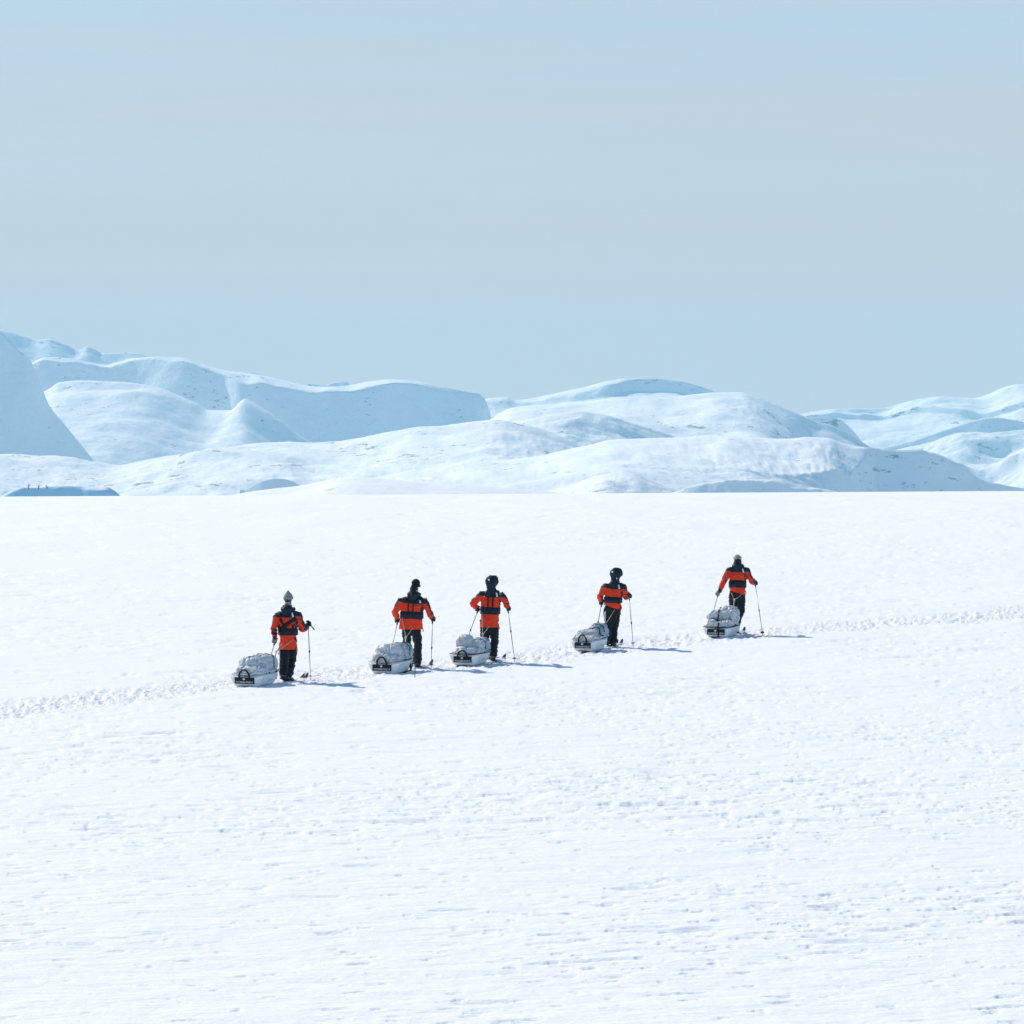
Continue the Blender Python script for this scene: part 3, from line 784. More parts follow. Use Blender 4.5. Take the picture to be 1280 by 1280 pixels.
def skier(fr, J, o):
    """J: joints in the local frame; o: options"""
    root = bpy.data.objects.new("person", None)
    scene.collection.objects.link(root)
    root.location = fr.o
    root.empty_display_size = 0.3
    tag(root, o['label'], "person", group="skiers hauling sleds across the snow field")
    seed = o['seed']
    yaw = math.radians(o.get('yaw', 18))
    RV = Vector((math.cos(yaw), -math.sin(yaw), 0)); FW = Vector((math.sin(yaw), math.cos(yaw), 0)); UP = Vector((0, 0, 1))
    shL, shR, elL, elR, haL, haR = (J[k] for k in ('shL', 'shR', 'elL', 'elR', 'haL', 'haR'))
    hip, knL, knR, anL, anR, head = (J[k] for k in ('hip', 'knL', 'knR', 'anL', 'anR', 'head'))
    chest = (shL + shR) / 2 + FW * 0.02
    neck = chest.lerp(head, 0.42) - UP * 0.01
    hipL, hipR = hip - RV * 0.095, hip + RV * 0.095
    ax = (chest - hip).normalized()                      # spine direction

    # --- body: one continuous figure under the clothes
    hd = Vector((math.sin(yaw + o.get('turn', 0)), math.cos(yaw + o.get('turn', 0)), 0)); hr = Vector((hd.y, -hd.x, 0))
    hrot = Matrix((hr, hd, UP)).transposed()
    bits = [ball(head + UP * 0.015, 0.074, 0.095, 0.105, hrot), ball(head + hd * 0.03 - UP * 0.06, 0.055, 0.065, 0.06, hrot),
            limb((head + hd * 0.088 + UP * 0.015, 0.010), (head + hd * 0.112 - UP * 0.018, 0.014), side=hr, n=8),
            ball(head + hd * 0.098 - UP * 0.024, 0.018, 0.012, 0.011, hrot, 10, 6),
            limb((head - UP * 0.05, 0.055), (neck, 0.055), (chest + UP * 0.02, 0.075), side=hr),
            limb((hip, min(0.165, o.get('hemw', 0.215) - 0.05), 0.105), (hip.lerp(chest, 0.4), 0.135, 0.10), (chest - ax * 0.1, 0.165, 0.105), (chest + ax * 0.02, 0.13, 0.075), side=RV, n=18)]
    for s in (-1, 1):
        bits.append(ball(head + hr * (0.075 * s) - UP * 0.005, 0.012, 0.020, 0.032, hrot, 8, 6))
        bits.append(ball(head + hd * 0.082 + hr * (0.033 * s) + UP * 0.036, 0.024, 0.012, 0.008, hrot, 8, 6))
    for a, b, c in ((shL, elL, haL), (shR, elR, haR)):
        w = b.lerp(c, 0.86)
        bits.append(limb((chest + (a - chest) * 0.75, 0.058), (a, 0.056), (b, 0.040), (w, 0.029), (b.lerp(c, 1.0), 0.024), side=RV))
    for h, k, a in ((hipL, knL, anL), (hipR, knR, anR)):
        bits.append(limb((h + UP * 0.0, 0.075), (h.lerp(k, 0.1), 0.082), (h.lerp(k, 0.5), 0.078), (k, 0.058), (k.lerp(a, 0.35), 0.058), (a + UP * 0.02, 0.040), side=RV))
        bits.append(limb((a - UP * 0.01, 0.040), (a + FW * 0.12 - UP * 0.055, 0.034, 0.026), side=RV))
    mouth_c = head + hd * 0.095 - UP * 0.066
    fused("body", bits, [M_skin, M_mouth], root, voxel=0.012, smooth_it=3,
          paint=lambda c, n: 1 if abs((c - mouth_c).dot(hr)) < 0.026 and abs((c - mouth_c).z) < 0.011 and (c - mouth_c).dot(hd) > -0.03 else 0)
    for s in (-1, 1):
        part("eye", [ball(head + hd * 0.088 + hr * (0.032 * s) + UP * 0.02, 0.012, 0.008, 0.009, hrot, 8, 6)], M_eye, root)

    # --- trousers
    tw = min(0.185, o.get('hemw', 0.215) - 0.018)
    tb = [limb((hip + UP * 0.08, tw - 0.01, 0.125), (hip + UP * 0.0, tw, 0.135), (hip - UP * 0.08, tw - 0.01, 0.13), side=RV, n=18)]
    for h, k, a in ((hipL, knL, anL), (hipR, knR, anR)):
        cuff = a + UP * 0.05
        tb.append(limb((h, min(0.112, tw - 0.07)), (h.lerp(k, 0.45), 0.104), (k, 0.088), (k.lerp(cuff, 0.5), 0.086), (cuff.lerp(k, 0.12), 0.092), (cuff - UP * 0.01, 0.088), side=RV))
    fused("trousers", tb, [M_trouser], root, voxel=0.014, smooth_it=4, wrinkle=folds(6.5, 0.030, seed + 3, (1, 1, 1.7)))
    for s, h, k, a in ((-1, hipL, knL, anL), (1, hipR, knR, anR)):
        if s in o.get('stripes', ()):
            sd = RV * (0.55 * s) - FW * 0.85
            sd.normalize()
            path, nm = [], []
            for t in np.linspace(0.12, 1.9, 12):
                c = h.lerp(k, t) if t < 1 else k.lerp(a + UP * 0.06, t - 1)
                r = 0.110 if t < 0.6 else 0.097
                path.append(c + sd * r); nm.append(sd)
            part("side_stripe", [strip(path, 0.020, 0.012, nm)], M_stripe, root)

    # --- boots
    for a in (anL, anR):
        pitch = o.get('heel_lift', 0) if a is anR else o.get('heel_lift_left', 0)
        rot = Matrix.Rotation(-pitch, 3, RV)
        def L(v): return a + rot @ v
        bt = [limb((L(UP * 0.14), 0.066, 0.070), (L(UP * 0.02), 0.060, 0.066), (L(-UP * 0.035), 0.056, 0.062), side=RV),
              limb((L(-FW * 0.055 - UP * 0.035), 0.044, 0.040), (L(FW * 0.06 - UP * 0.025), 0.046, 0.048), (L(FW * 0.16 - UP * 0.045), 0.044, 0.032), (L(FW * 0.205 - UP * 0.05), 0.034, 0.024), side=RV)]
        b = fused("boot", bt, [M_boot, M_bootgrey], root, voxel=0.012, smooth_it=2, paint=lambda c, n, a=a: 1 if (c - a).z > -0.02 and (c - a).z < 0.015 else 0)
        part("sole", [limb((L(-FW * 0.075 - UP * 0.078), 0.044, 0.014), (L(FW * 0.06 - UP * 0.078), 0.048, 0.014), (L(FW * 0.19 - UP * 0.078), 0.040, 0.012), side=RV)], M_black, b)

    # --- jacket
    hem = hip + UP * o['hem']                # hem centre, on the spine line
    hw = o.get('hemw', 0.215)
    top = chest + ax * 0.055
    span = (shR - shL).length / 2
    band0, band1, yoke = o['band'][0], o['band'][1], o['yoke']
    low = hem - ax * 0.07
    bulk = o.get('bulk', 1.0)
    secs = [(low, hw * 1.02, 0.17), (hem, hw, 0.165), (hem.lerp(chest, 0.22), hw * 0.97, 0.162), (hem.lerp(chest, 0.5), 0.195 * bulk, 0.15), (chest - ax * 0.15, 0.212 * bulk, 0.155),
            (chest - ax * 0.055, max(0.19, span * 0.88), 0.132), (top - ax * 0.01, 0.15, 0.10), (neck - UP * 0.005, 0.105, 0.098), (neck + UP * 0.035, 0.088, 0.09)]
    jb = [limb(*secs, side=RV, n=22)]
    for a, b, c in ((shL, elL, haL), (shR, elR, haR)):
        w = b.lerp(c, 0.80)
        jb.append(limb((chest + (a - chest) * 0.62 - UP * 0.005, 0.085), (a, 0.084), (a.lerp(b, 0.5), 0.076), (b, 0.068), (b.lerp(w, 0.5), 0.064), (w, 0.052), side=RV))
    def seg_d(p, a, b):
        t = max(0, min(1, (p - a).dot(b - a) / (b - a).length_squared))
        return (p - a - (b - a) * t).length, t
    def paint(c, n):
        dl = min(seg_d(c, shL, elL)[0], seg_d(c, elL, haL)[0]); dr = min(seg_d(c, shR, elR)[0], seg_d(c, elR, haR)[0])
        lat = (c - chest).dot(RV)
        h = (c - chest).dot(ax)
        core = abs(lat) < span - 0.035
        if h > yoke + 0.02 and min(seg_d(c, elL, haL)[0], seg_d(c, elR, haR)[0]) > 0.1: return 1
        inside = (c - (hip + ax * (c - hip).dot(ax)))
        if not core and min(dl, dr) < (0.105 if h > band1 else 0.062) or h > band1 and min(dl, dr) < 0.075 and abs(lat) > span - 0.06:
            a, b, w = (shL, elL, haL) if lat < 0 else (shR, elR, haR)
            d2, t2 = seg_d(c, b, w); d1, t1 = seg_d(c, a, b)
            out = (RV * (1 if lat > 0 else -1) * 0.75 + UP * 0.65).normalized()
            if d2 < d1 and t2 > (0.62 if lat < 0 else 0.68) + o.get('cuff', 0.0): return 1
            if n.dot(out) > (0.42 if lat > 0 else 0.55) and not (d2 < d1 and t2 > 0.5 and False): return 1 if (lat > 0 or d1 < d2 * 0.9) else 0
            return 0
        if h > yoke: return 1
        if band0 < h < band1 and abs(lat) < 0.26: return 1
        if abs(lat) > 0.17 and band0 < h < yoke and n.dot(RV) * (1 if lat > 0 else -1) > 0.75: return 1     # dark side panels
        return 0
    wr = folds(6.5, 0.024, seed, (1, 1, 1.3))
    jk = fused("jacket", jb, [M_orange, M_navy], root, voxel=0.0125, smooth_it=5, wrinkle=wr, paint=paint)
    bm = bmesh.new(); bm.from_mesh(jk.data)          # cut the hem off level, leaving arms alone
    near = [v for v in bm.verts if (v.co - hem).length < 0.34 and (v.co - hem).dot(ax) < 0.06 and min(seg_d(v.co, elL, haL)[0], seg_d(v.co, elR, haR)[0], seg_d(v.co, shL, elL)[0]) > 0.085]
    gs = set(near)
    ge = [e for e in bm.edges if e.verts[0] in gs and e.verts[1] in gs]; gf = [f for f in bm.faces if all(v in gs for v in f.verts)]
    tilt_n = (UP + RV * o.get('hem_tilt', 0.0)).normalized()
    bmesh.ops.bisect_plane(bm, geom=near + ge + gf, plane_co=hem, plane_no=tilt_n, clear_inner=True)
    bm.to_mesh(jk.data); bm.free()

    # back surface of the jacket at a lateral position and height along the spine (for things worn on it)
    zs = [(s[0] - chest).dot(ax) for s in secs]
    def back(lat, h, off=0.012):
        i = max(0, min(len(zs) - 2, next((k for k in range(len(zs) - 1) if zs[k + 1] >= h), len(zs) - 2)))
        t = max(0, min(1, (h - zs[i]) / (zs[i + 1] - zs[i])))
        rx = secs[i][1] + (secs[i + 1][1] - secs[i][1]) * t; ry = secs[i][2] + (secs[i + 1][2] - secs[i][2]) * t
        c = secs[i][0].lerp(secs[i + 1][0], t)
        k = math.sqrt(max(0.05, 1 - (lat / rx) ** 2))
        return c + RV * lat - FW * (ry * k + off)
    # white tapes over the shoulders
    for s in o.get('tapes', (-1, 1)):
        pts = [back(s * (span - 0.055 - 0.010 * k), yoke + 0.015 + 0.030 * k, 0.022) for k in range(4)]
        part("reflective_tape", [strip(pts, 0.032, 0.010, -FW * 0.8 + UP * 0.35)], M_reflect, root)
    # hauling harness: padded hip belt and back straps
    hb = []
    b0 = (band0 + band1) / 2
    rb = [(s[1], s[2]) for s in secs]
    i = next(k for k in range(len(zs) - 1) if zs[k + 1] >= b0)
    t = (b0 - zs[i]) / (zs[i + 1] - zs[i])
    brx = secs[i][1] + (secs[i + 1][1] - secs[i][1]) * t + 0.014; bry = secs[i][2] + (secs[i + 1][2] - secs[i][2]) * t + 0.014
    bc = secs[i][0].lerp(secs[i + 1][0], t)
    path, nm = [], []
    for a in np.linspace(0, 2 * math.pi, 33):
        v = RV * (brx * math.cos(a)) + FW * (bry * math.sin(a))
        path.append(bc + v); nm.append(v.normalized())
    harness = part("hauling_harness", [strip(path, band1 - band0 - 0.012, 0.016, nm)], M_navy, root, smooth_shade=True)
    for st in o.get('straps', ()):
        pts = [back(st[0] + (st[2] - st[0]) * k, st[1] + (st[3] - st[1]) * k, 0.020) for k in np.linspace(0, 1, 9)]
        part("harness_strap", [strip(pts, st[4], 0.012, -FW)], M_black, harness)
    # jacket pocket tab hanging at the right hem
    part("hem_tab", [strip([hem + RV * (hw - 0.005) + UP * 0.05, hem + RV * (hw + 0.02) - UP * 0.015, hem + RV * (hw + 0.012) - UP * 0.05], 0.05, 0.012, RV)], M_orange, root)

    # --- head: hat or hood, collar
    hk = o['headwear']
    if hk in ('grey_hat', 'black_hat', 'beige_hat'):
        mat = {'grey_hat': M_greyknit, 'black_hat': M_blackknit, 'beige_hat': M_beigeknit}[hk]
        zb = {'grey_hat': 0.010, 'black_hat': -0.035, 'beige_hat': 0.03}[hk]
        hp = [ball(head + UP * 0.035, 0.090, 0.110, 0.092 if hk != 'grey_hat' else 0.105, hrot)]
        if hk == 'grey_hat':
            hp.append(limb((head + UP * 0.07, 0.078, 0.092), (head + UP * 0.13 - hd * 0.01, 0.045, 0.05), (head + UP * 0.168 - hd * 0.015, 0.018), side=hr))
        def hw_paint(c, n): return 0
        ht = fused("hat", hp, [mat], root, voxel=0.011, smooth_it=3, wrinkle=folds(16, 0.006, seed + 9))
        # cut the knitted cap level above the ears
        bm = bmesh.new(); bm.from_mesh(ht.data)
        bmesh.ops.bisect_plane(bm, geom=bm.verts[:] + bm.edges[:] + bm.faces[:], plane_co=head + UP * zb, plane_no=(UP * 1.0 + hd * 0.10), clear_inner=True)
        bm.to_mesh(ht.data); bm.free()
        path, nm = [], []
        for a in np.linspace(0, 2 * math.pi, 25):
            v = hr * (0.091 * math.cos(a)) + hd * (0.112 * math.sin(a))
            path.append(head + UP * (zb + 0.012) + v); nm.append(v.normalized())
        part("hat_brim", [strip(path, 0.045, 0.014, nm)], mat, ht)
        if hk != 'black_hat':
            hb = [ball(head - hd * 0.012 + UP * 0.004, 0.079, 0.096, 0.090, hrot)]
            hair = fused("hair", hb, [M_hair], root, voxel=0.012, smooth_it=1)
            bm = bmesh.new(); bm.from_mesh(hair.data)
            bmesh.ops.bisect_plane(bm, geom=bm.verts[:] + bm.edges[:] + bm.faces[:], plane_co=head - hd * 0.005, plane_no=hd, clear_outer=True)
            bmesh.ops.bisect_plane(bm, geom=bm.verts[:] + bm.edges[:] + bm.faces[:], plane_co=head - UP * 0.055, plane_no=UP, clear_inner=True)
            bm.to_mesh(hair.data); bm.free()
        # hood lying on the shoulders
        cb = [limb((neck - RV * 0.105 + FW * 0.02, 0.045), (neck - RV * 0.07 - FW * 0.085, 0.058), (neck - FW * 0.12 - UP * 0.02, 0.066, 0.072), (neck + RV * 0.07 - FW * 0.085, 0.058), (neck + RV * 0.105 + FW * 0.02, 0.045), side=UP),
              limb((neck - FW * 0.10 + UP * 0.05, 0.075, 0.05), (neck - FW * 0.12 - UP * 0.09, 0.085, 0.045), side=RV)]
        if hk == 'beige_hat':
            cb.append(limb((neck - FW * 0.03 + UP * 0.02, 0.10, 0.10), (neck - FW * 0.03 + UP * 0.10, 0.095, 0.10), side=RV, n=18))
        elif hk == 'black_hat':
            cb.append(limb((neck - FW * 0.02 + UP * 0.0, 0.095, 0.09), (neck - FW * 0.03 + UP * 0.105, 0.088, 0.092), side=RV, n=18))
        fused("hood", cb, [M_navy], root, voxel=0.013, smooth_it=4, wrinkle=folds(10, 0.014, seed + 12))
        if hk == 'grey_hat':
            fused("neck_warmer", [limb((neck - UP * 0.01 - FW * 0.01, 0.088, 0.085), (neck + UP * 0.06, 0.076, 0.082), (neck + UP * 0.10, 0.070, 0.078), side=RV, n=18)], [M_greyknit], root, voxel=0.012, smooth_it=2, wrinkle=folds(14, 0.010, seed + 15, (1, 1, 2)))
            part("collar_rim", [rod([neck + RV * (0.135 * math.cos(a)) - FW * (0.10 * math.sin(a)) + UP * (0.012 + 0.03 * abs(math.cos(a))) for a in np.linspace(0.1, math.pi - 0.1, 11)], 0.012)], M_stripe, root)
        elif hk in ('black_hat', 'beige_hat'):
            part("collar_rim", [rod([neck - FW * (0.115 * math.sin(a)) + RV * (0.10 * math.cos(a)) + UP * (0.085 - 0.015 * math.sin(a)) for a in np.linspace(0.2, math.pi - 0.4, 9)], 0.010)], M_stripe, root)
    else:
        k = o.get('hood_size', 1.0)
        hp = [ball(head + UP * 0.015 - hd * 0.015, 0.122 * k, 0.135 * k, 0.135, hrot, 20, 14), ball(head + hd * 0.06 + UP * 0.03 + hr * 0.03, 0.105 * k, 0.09, 0.12, hrot),
              limb((head - UP * 0.05 - hd * 0.015, 0.105, 0.112), (neck + UP * 0.01, 0.092, 0.095), (neck - UP * 0.05 - FW * 0.02, 0.135, 0.10), side=RV, n=18),
              ball(head + hd * 0.05 + UP * 0.045 + hr * 0.055, 0.075, 0.07, 0.085, hrot)]
        hood = fused("hood", hp, [M_navy], root, voxel=0.0125, smooth_it=4, wrinkle=folds(11, 0.014, seed + 12))
        dot = head + Vector((o.get('dot', -0.03), 0, 0)) - FW * 0.145 * k + UP * 0.055
        part("emblem", [ball(dot, 0.020, 0.012, 0.022, hrot, 12, 8)], M_reflect, hood)
        part("drawcord", [rod([head + RV * 0.055 - FW * 0.118 - UP * 0.075, head + RV * 0.062 - FW * 0.120 - UP * 0.105], 0.010)], M_reflect, hood) if o.get('cord') else None

    # --- gloves closed round the poles
    res = {}
    for sd, b, c, mat in (('L', elL, haL, o.get('gloveL', M_glove)), ('R', elR, haR, o.get('gloveR', M_glove))):
        tip = o['tip' + sd]
        axis = (c - tip).normalized()
        wrist = b.lerp(c, 0.74)
        glove("glove", root, wrist, c, axis, (wrist - c) * 0.6 + RV * (0.6 if sd == 'R' else -0.6), mat)
        res[sd] = (c, tip, axis)
    return root, res

def ski_pole(fr, hand, tip, axis, label, group, red=False, loop=None, above=0.075, knuckle=0.5):
    root = bpy.data.objects.new("ski_pole", None)
    scene.collection.objects.link(root)
    base = fr.o + tip
    root.location = base
    tag(root, label, "ski pole", group=group)
    h = hand - tip
    top = h + axis * above
    g0 = h - axis * 0.09
    part("shaft", [rod([Vector((0, 0, -0.04)) if False else -axis * 0.03, g0.lerp(Vector((0, 0, 0)), 0.5), g0], [0.006, 0.0085, 0.0095])], M_pole, root)
    part("grip", [rod([g0 - axis * 0.01, g0, h, top - axis * 0.015, top], [0.012, 0.017, 0.0175, 0.019, 0.012], 10)], M_grip, root)
    k = g0 * knuckle
    part("lever_lock", [rod([k - axis * 0.025, k, k + axis * 0.025], [0.014, 0.018, 0.014])], M_grip, root)
    bk = axis * 0.07
    sx = axis.cross(Vector((0, 1, 0))).normalized(); sy = axis.cross(sx)
    n = 14
    V = [bk + (sx * math.cos(2 * math.pi * j / n) + sy * math.sin(2 * math.pi * j / n)) * r + axis * z for r, z in ((0.012, 0.012), (0.045, 0.002), (0.045, -0.004), (0.012, -0.004)) for j in range(n)]
    Fc = [(i * n + j, i * n + (j + 1) % n, ((i + 1) % 4) * n + (j + 1) % n, ((i + 1) % 4) * n + j) for i in range(4) for j in range(n)]
    part("basket", [(V, Fc)], M_red if red else M_grip, root)
    if loop is not None:
        e = top + Vector(loop)
        part("wrist_strap", [strip([top - axis * 0.02, top.lerp(e, 0.5) + Vector((0, 0, -0.01)), e], 0.022, 0.008, Vector((0, -1, 0.4)))], M_grip, root)
    return root

def ski(fr, foot, yaw, label, group, ahead=0.95, behind=0.75, tipsize=1.0):
    """long ski lying in the snow under a boot, its dark tip turned up"""
    root = bpy.data.objects.new("ski", None)
    scene.collection.objects.link(root)
    F = Vector((math.sin(yaw), math.cos(yaw), 0)); R = Vector((F.y, -F.x, 0))
    c = fr.o + foot
    root.location = (c.x, c.y, float(ground_base(np.float64(c.x), np.float64(c.y))))
    tag(root, label, "ski", group=group)
    def body(ts, zs, ws, th):
        V, Fc = [], []
        for t, z, w in zip(ts, zs, ws):
            q = F * t
            zz = z + SLOPE * q.y
            for a, b in ((-1, 0), (1, 0), (1, 1), (-1, 1)):
                V.append(q + R * (a * w / 2) + Vector((0, 0, zz + b * th)))
        for i in range(len(ts) - 1):
            for j in range(4):
                j2 = (j + 1) % 4
                Fc.append((i * 4 + j, i * 4 + j2, i * 4 + 4 + j2, i * 4 + 4 + j))
        m = (len(ts) - 1) * 4
        Fc += [(3, 2, 1, 0), (m, m + 1, m + 2, m + 3)]
        return V, Fc
    a = ahead
    part("ski_body", [body([-behind, -0.3, 0.0, 0.35, a - 0.20], [-0.012, -0.010, -0.010, -0.010, -0.006], [0.075, 0.066, 0.062, 0.066, 0.078], 0.016)], M_skitop, root, smooth_shade=False)
    k = tipsize
    part("ski_tip", [body([a - 0.20, a - 0.12, a - 0.06, a - 0.02, a], [-0.006, 0.004 * k, 0.030 * k, 0.060 * k, 0.078 * k], [0.078, 0.074, 0.064, 0.044, 0.016], 0.014)], M_skitip, root, smooth_shade=False)
    part("binding", [box(Vector((0, 0, 0.012)) + F * 0.17, 0.07, 0.09, 0.03, Matrix.Rotation(-yaw, 3, 'Z'))], M_black, root, smooth_shade=False)
    return root

# ------------------------------------------------------------------ sleds
def sled(px, py, yaw_deg, o):
    """hauling sled: white hull, wrapped load; its rear face towards the camera. (px, py) = middle of its rear lower edge"""
    root = bpy.data.objects.new("hauling_sled", None)
    scene.collection.objects.link(root)
    g = ground_point(px, py)
    root.location = g
    yaw = math.radians(yaw_deg)
    tilt = math.atan(SLOPE)
    root.rotation_euler = (tilt, 0, -yaw)
    root.scale = o.get('scale', (1, 1, 1))
    tag(root, o['label'], "sled", group="loaded hauling sleds pulled by the skiers")
    # local: x right, y along the sled to its bow, z up
    Lh, Hh = o.get('length', 1.05), o.get('hull', 0.235)
    ys = np.linspace(0, 1, 15)
    V = []
    prof_n = 0
    outer, inner = [], []
    for t in ys:
        y = t * Lh
        nar = 1 - 0.42 * smooth(0.55, 1.0, np.float64(t)) ** 1.2
        wt, wb = 0.29 * nar, 0.215 * nar
        zb = 0.0 + 0.17 * float(smooth(0.72, 1.0, np.float64(t)))
        zt = Hh + 0.045 * float(smooth(0.6, 1.0, np.float64(t)))
        if t == 0: y = -0.02
        ring = [(-wt - 0.014, y, zt), (-wt, y, zt - 0.022), (-(wt * 0.6 + wb * 0.4), y, zb + (zt - zb) * 0.5), (-wb, y, zb + 0.03), (-wb * 0.86, y, zb), (0, y, zb - 0.004), (wb * 0.86, y, zb), (wb, y, zb + 0.03),
                ((wt * 0.6 + wb * 0.4), y, zb + (zt - zb) * 0.5), (wt, y, zt - 0.022), (wt + 0.014, y, zt), (wt - 0.03, y, zt + 0.003), (0, y, zt - 0.03), (-wt + 0.03, y, zt + 0.003)]
        V += [Vector(q) for q in ring]; prof_n = len(ring)
    n = prof_n; Fc = []
    for i in range(len(ys) - 1):
        for j in range(n):
            j2 = (j + 1) % n
            Fc.append((i * n + j, i * n + j2, (i + 1) * n + j2, (i + 1) * n + j))
    # rear face: slightly bulged
    c0 = len(V); V.append(Vector((0, -0.035, Hh * 0.5)))
    for j in range(n): Fc.append((c0, (j + 1) % n, j))
    c1 = len(V); V.append(Vector((0, Lh + 0.02, Hh * 0.75)))
    m = (len(ys) - 1) * n
    for j in range(n): Fc.append((c1, m + j, m + (j + 1) % n))
    part("hull", [(V, Fc)], M_hull, root)
    part("rear_strip", [box(Vector((-0.04, 0.0, -0.004)), 0.21, 0.07, 0.016)], M_black, root, smooth_shade=False)  # short black strip across the rear lower edge
    for s in (-1, 1):
        part("runner", [box(Vector((s * 0.12, Lh * 0.42, -0.008)), 0.03, Lh * 0.75, 0.016)], M_hull, root, smooth_shade=False)
    part("side_patch", [(lambda q: (q, [(0, 1, 2, 3)]))([Vector((0.281 - 0.006, Lh * 0.35, Hh - 0.035)), Vector((0.281 - 0.010, Lh * 0.72, Hh - 0.028)), Vector((0.262 - 0.012, Lh * 0.72, Hh * 0.42)), Vector((0.262, Lh * 0.35, Hh * 0.40))])], M_patch, root, smooth_shade=False)
    # label on the rear face: vinyl plate, round emblem and a line of small white capitals
    lx, lz = -0.022, o.get('label_z', Hh * 0.56)
    lab = part("label_plate", [box(Vector((lx, -0.045, lz)), 0.365, 0.012, 0.132)], M_label, root, smooth_shade=False)
    mk = [ring_tube([(Vector((lx - 0.01, -0.050, lz + 0.030)), 0.021, 0.021, (1, 0, 0)), (Vector((lx - 0.01, -0.055, lz + 0.030)), 0.021, 0.021, (1, 0, 0))], 12, cap=False)]
    part("emblem", mk, M_print, lab, smooth_shade=False)
    letters = []
    rg = random.Random(5)
    x = lx - 0.148
    for k in range(13):
        if k == 7: x += 0.012
        w = 0.016 + 0.003 * rg.random()
        z = lz - 0.032
        y = -0.0525
        letters.append(box(Vector((x, y, z)), 0.0055, 0.004, 0.034))
        shp = rg.choice("EHLPUT")
        if shp in "EPT": letters.append(box(Vector((x + 0.008, y, z + 0.0145)), 0.012, 0.004, 0.006))
        if shp in "EHP": letters.append(box(Vector((x + 0.008, y, z)), 0.012, 0.004, 0.005))
        if shp in "ELU": letters.append(box(Vector((x + 0.008, y, z - 0.0145)), 0.012, 0.004, 0.006))
        if shp in "HU": letters.append(box(Vector((x + 0.0145, y, z)), 0.005, 0.004, 0.034))
        x += w + 0.006
    part("lettering", letters, M_print, lab, smooth_shade=False)
    # carrying handle
    if o.get('handle', True):
        hx = lx + 0.0
        hp = [Vector((hx + 0.092 * math.cos(a) * (1 if math.sin(a) < 0.5 else 0.92), -0.055 - 0.012 * math.sin(a), lz + 0.062 + o.get('handle_h', 0.16) * math.sin(a) ** 0.8)) for a in np.linspace(math.pi, 0, 15)]
        part("carry_handle", [strip(hp, 0.030, 0.014, Vector((0, -1, 0.1)))], M_black, root)
    # wrapped load: lumps grown together, drawn in by cords
    bits = []
    for (x, y, z, rx, ry, rz) in o['lumps']:
        bits.append(ball(Vector((x, y, z)), rx, ry, rz, None, 24, 16, 0.66))
    bits.append(limb((Vector((0, 0.03, Hh + 0.045)), 0.282, 0.06), (Vector((0, Lh * 0.55, Hh + 0.055)), 0.282, 0.065), (Vector((0, Lh * 0.93, Hh + 0.07)), 0.16, 0.05), side=(1, 0, 0), n=18))
    wr = creases(o.get('fold', 7.5) * 0.75, o.get('fold_amp', 0.040) * 0.75, o['seed'], (1.4, 0.8, 0.9))
    def paint(c, nn): return 1 if o.get('blue') and o['blue'](c) else 0
    cov = fused("load_cover", bits, [M_cover, M_bluebag], root, voxel=0.012, smooth_it=5, wrinkle=wr, paint=paint)
    # cords and straps over the load, dropped onto its surface
    from mathutils.bvhtree import BVHTree
    bm = bmesh.new(); bm.from_mesh(cov.data); tree = BVHTree.FromBMesh(bm); bm.free()
    def onto(x, y, off=0.006):
        hit = tree.ray_cast(Vector((x, y, 3)), Vector((0, 0, -1)))
        return (hit[0] + hit[1] * off, hit[1]) if hit[0] is not None else None
    for (pa, pb, w, mat) in o['cords']:
        pts, nm = [], []
        for t in np.linspace(0, 1, 22):
            h = onto(pa[0] + (pb[0] - pa[0]) * t, pa[1] + (pb[1] - pa[1]) * t, 0.008)
            if h: pts.append(h[0]); nm.append(h[1])
        if len(pts) > 3:
            part("lashing", [strip(pts, w, 0.010, nm)], mat, cov)
    # cord round the rim where cover meets hull
    rim = []
    for t in np.linspace(0, 1, 26):
        y = t * Lh * 0.9
        nar = 1 - 0.42 * float(smooth(0.55, 1.0, np.float64(t * 0.9))) ** 1.2
        rim.append(Vector((0.29 * nar + 0.012, y, Hh + 0.016 + 0.045 * float(smooth(0.6, 1.0, np.float64(t * 0.9))))))
    full = [Vector((-p.x, p.y, p.z)) for p in reversed(rim)] + [Vector((-0.2, -0.035, Hh + 0.014)), Vector((0.0, -0.042, Hh + 0.014)), Vector((0.2, -0.035, Hh + 0.014))] + rim
    part("rim_cord", [rod(full, 0.007, 6)], M_navy if o.get('dark_rim') else M_patch, root)
    for b in o.get('buckles', ()):
        part("buckle", [box(Vector(b), 0.035, 0.02, 0.03)], M_black, root, smooth_shade=False)
    for path, w in o.get('loose', ()):
        part("loose_strap", [strip([Vector(p) for p in path], w, 0.010, Vector((0.75, -0.65, 0.1)))], M_black, root)
    return root

def tow(sled_o, fr, pts_hip, bow, join, mats):
    """two traces from the hip belt crossing to the bow of the sled (built in the sled's own axes)"""
    inv = sled_o.matrix_basis.inverted()
    k = inv @ (fr.o + join)
    b = Vector(bow)
    for i, h in enumerate(pts_hip):
        a = inv @ (fr.o + h)
        m = a.lerp(k, 0.5) - Vector((0, 0, 0.015))
        part("tow_rope", [rod([a, m, k], 0.007, 6)], mats[i % len(mats)], sled_o)
    part("tow_rope", [rod([k, k.lerp(b, 0.5) - Vector((0.0, 0, 0.02)), b], 0.010, 6)], mats[-1], sled_o)
    part("shackle", [ball(k, 0.022, 0.022, 0.03, None, 10, 6)], M_stripe, sled_o)

GP, GS = "ski poles carried by the skiers", "skis worn by the skiers"

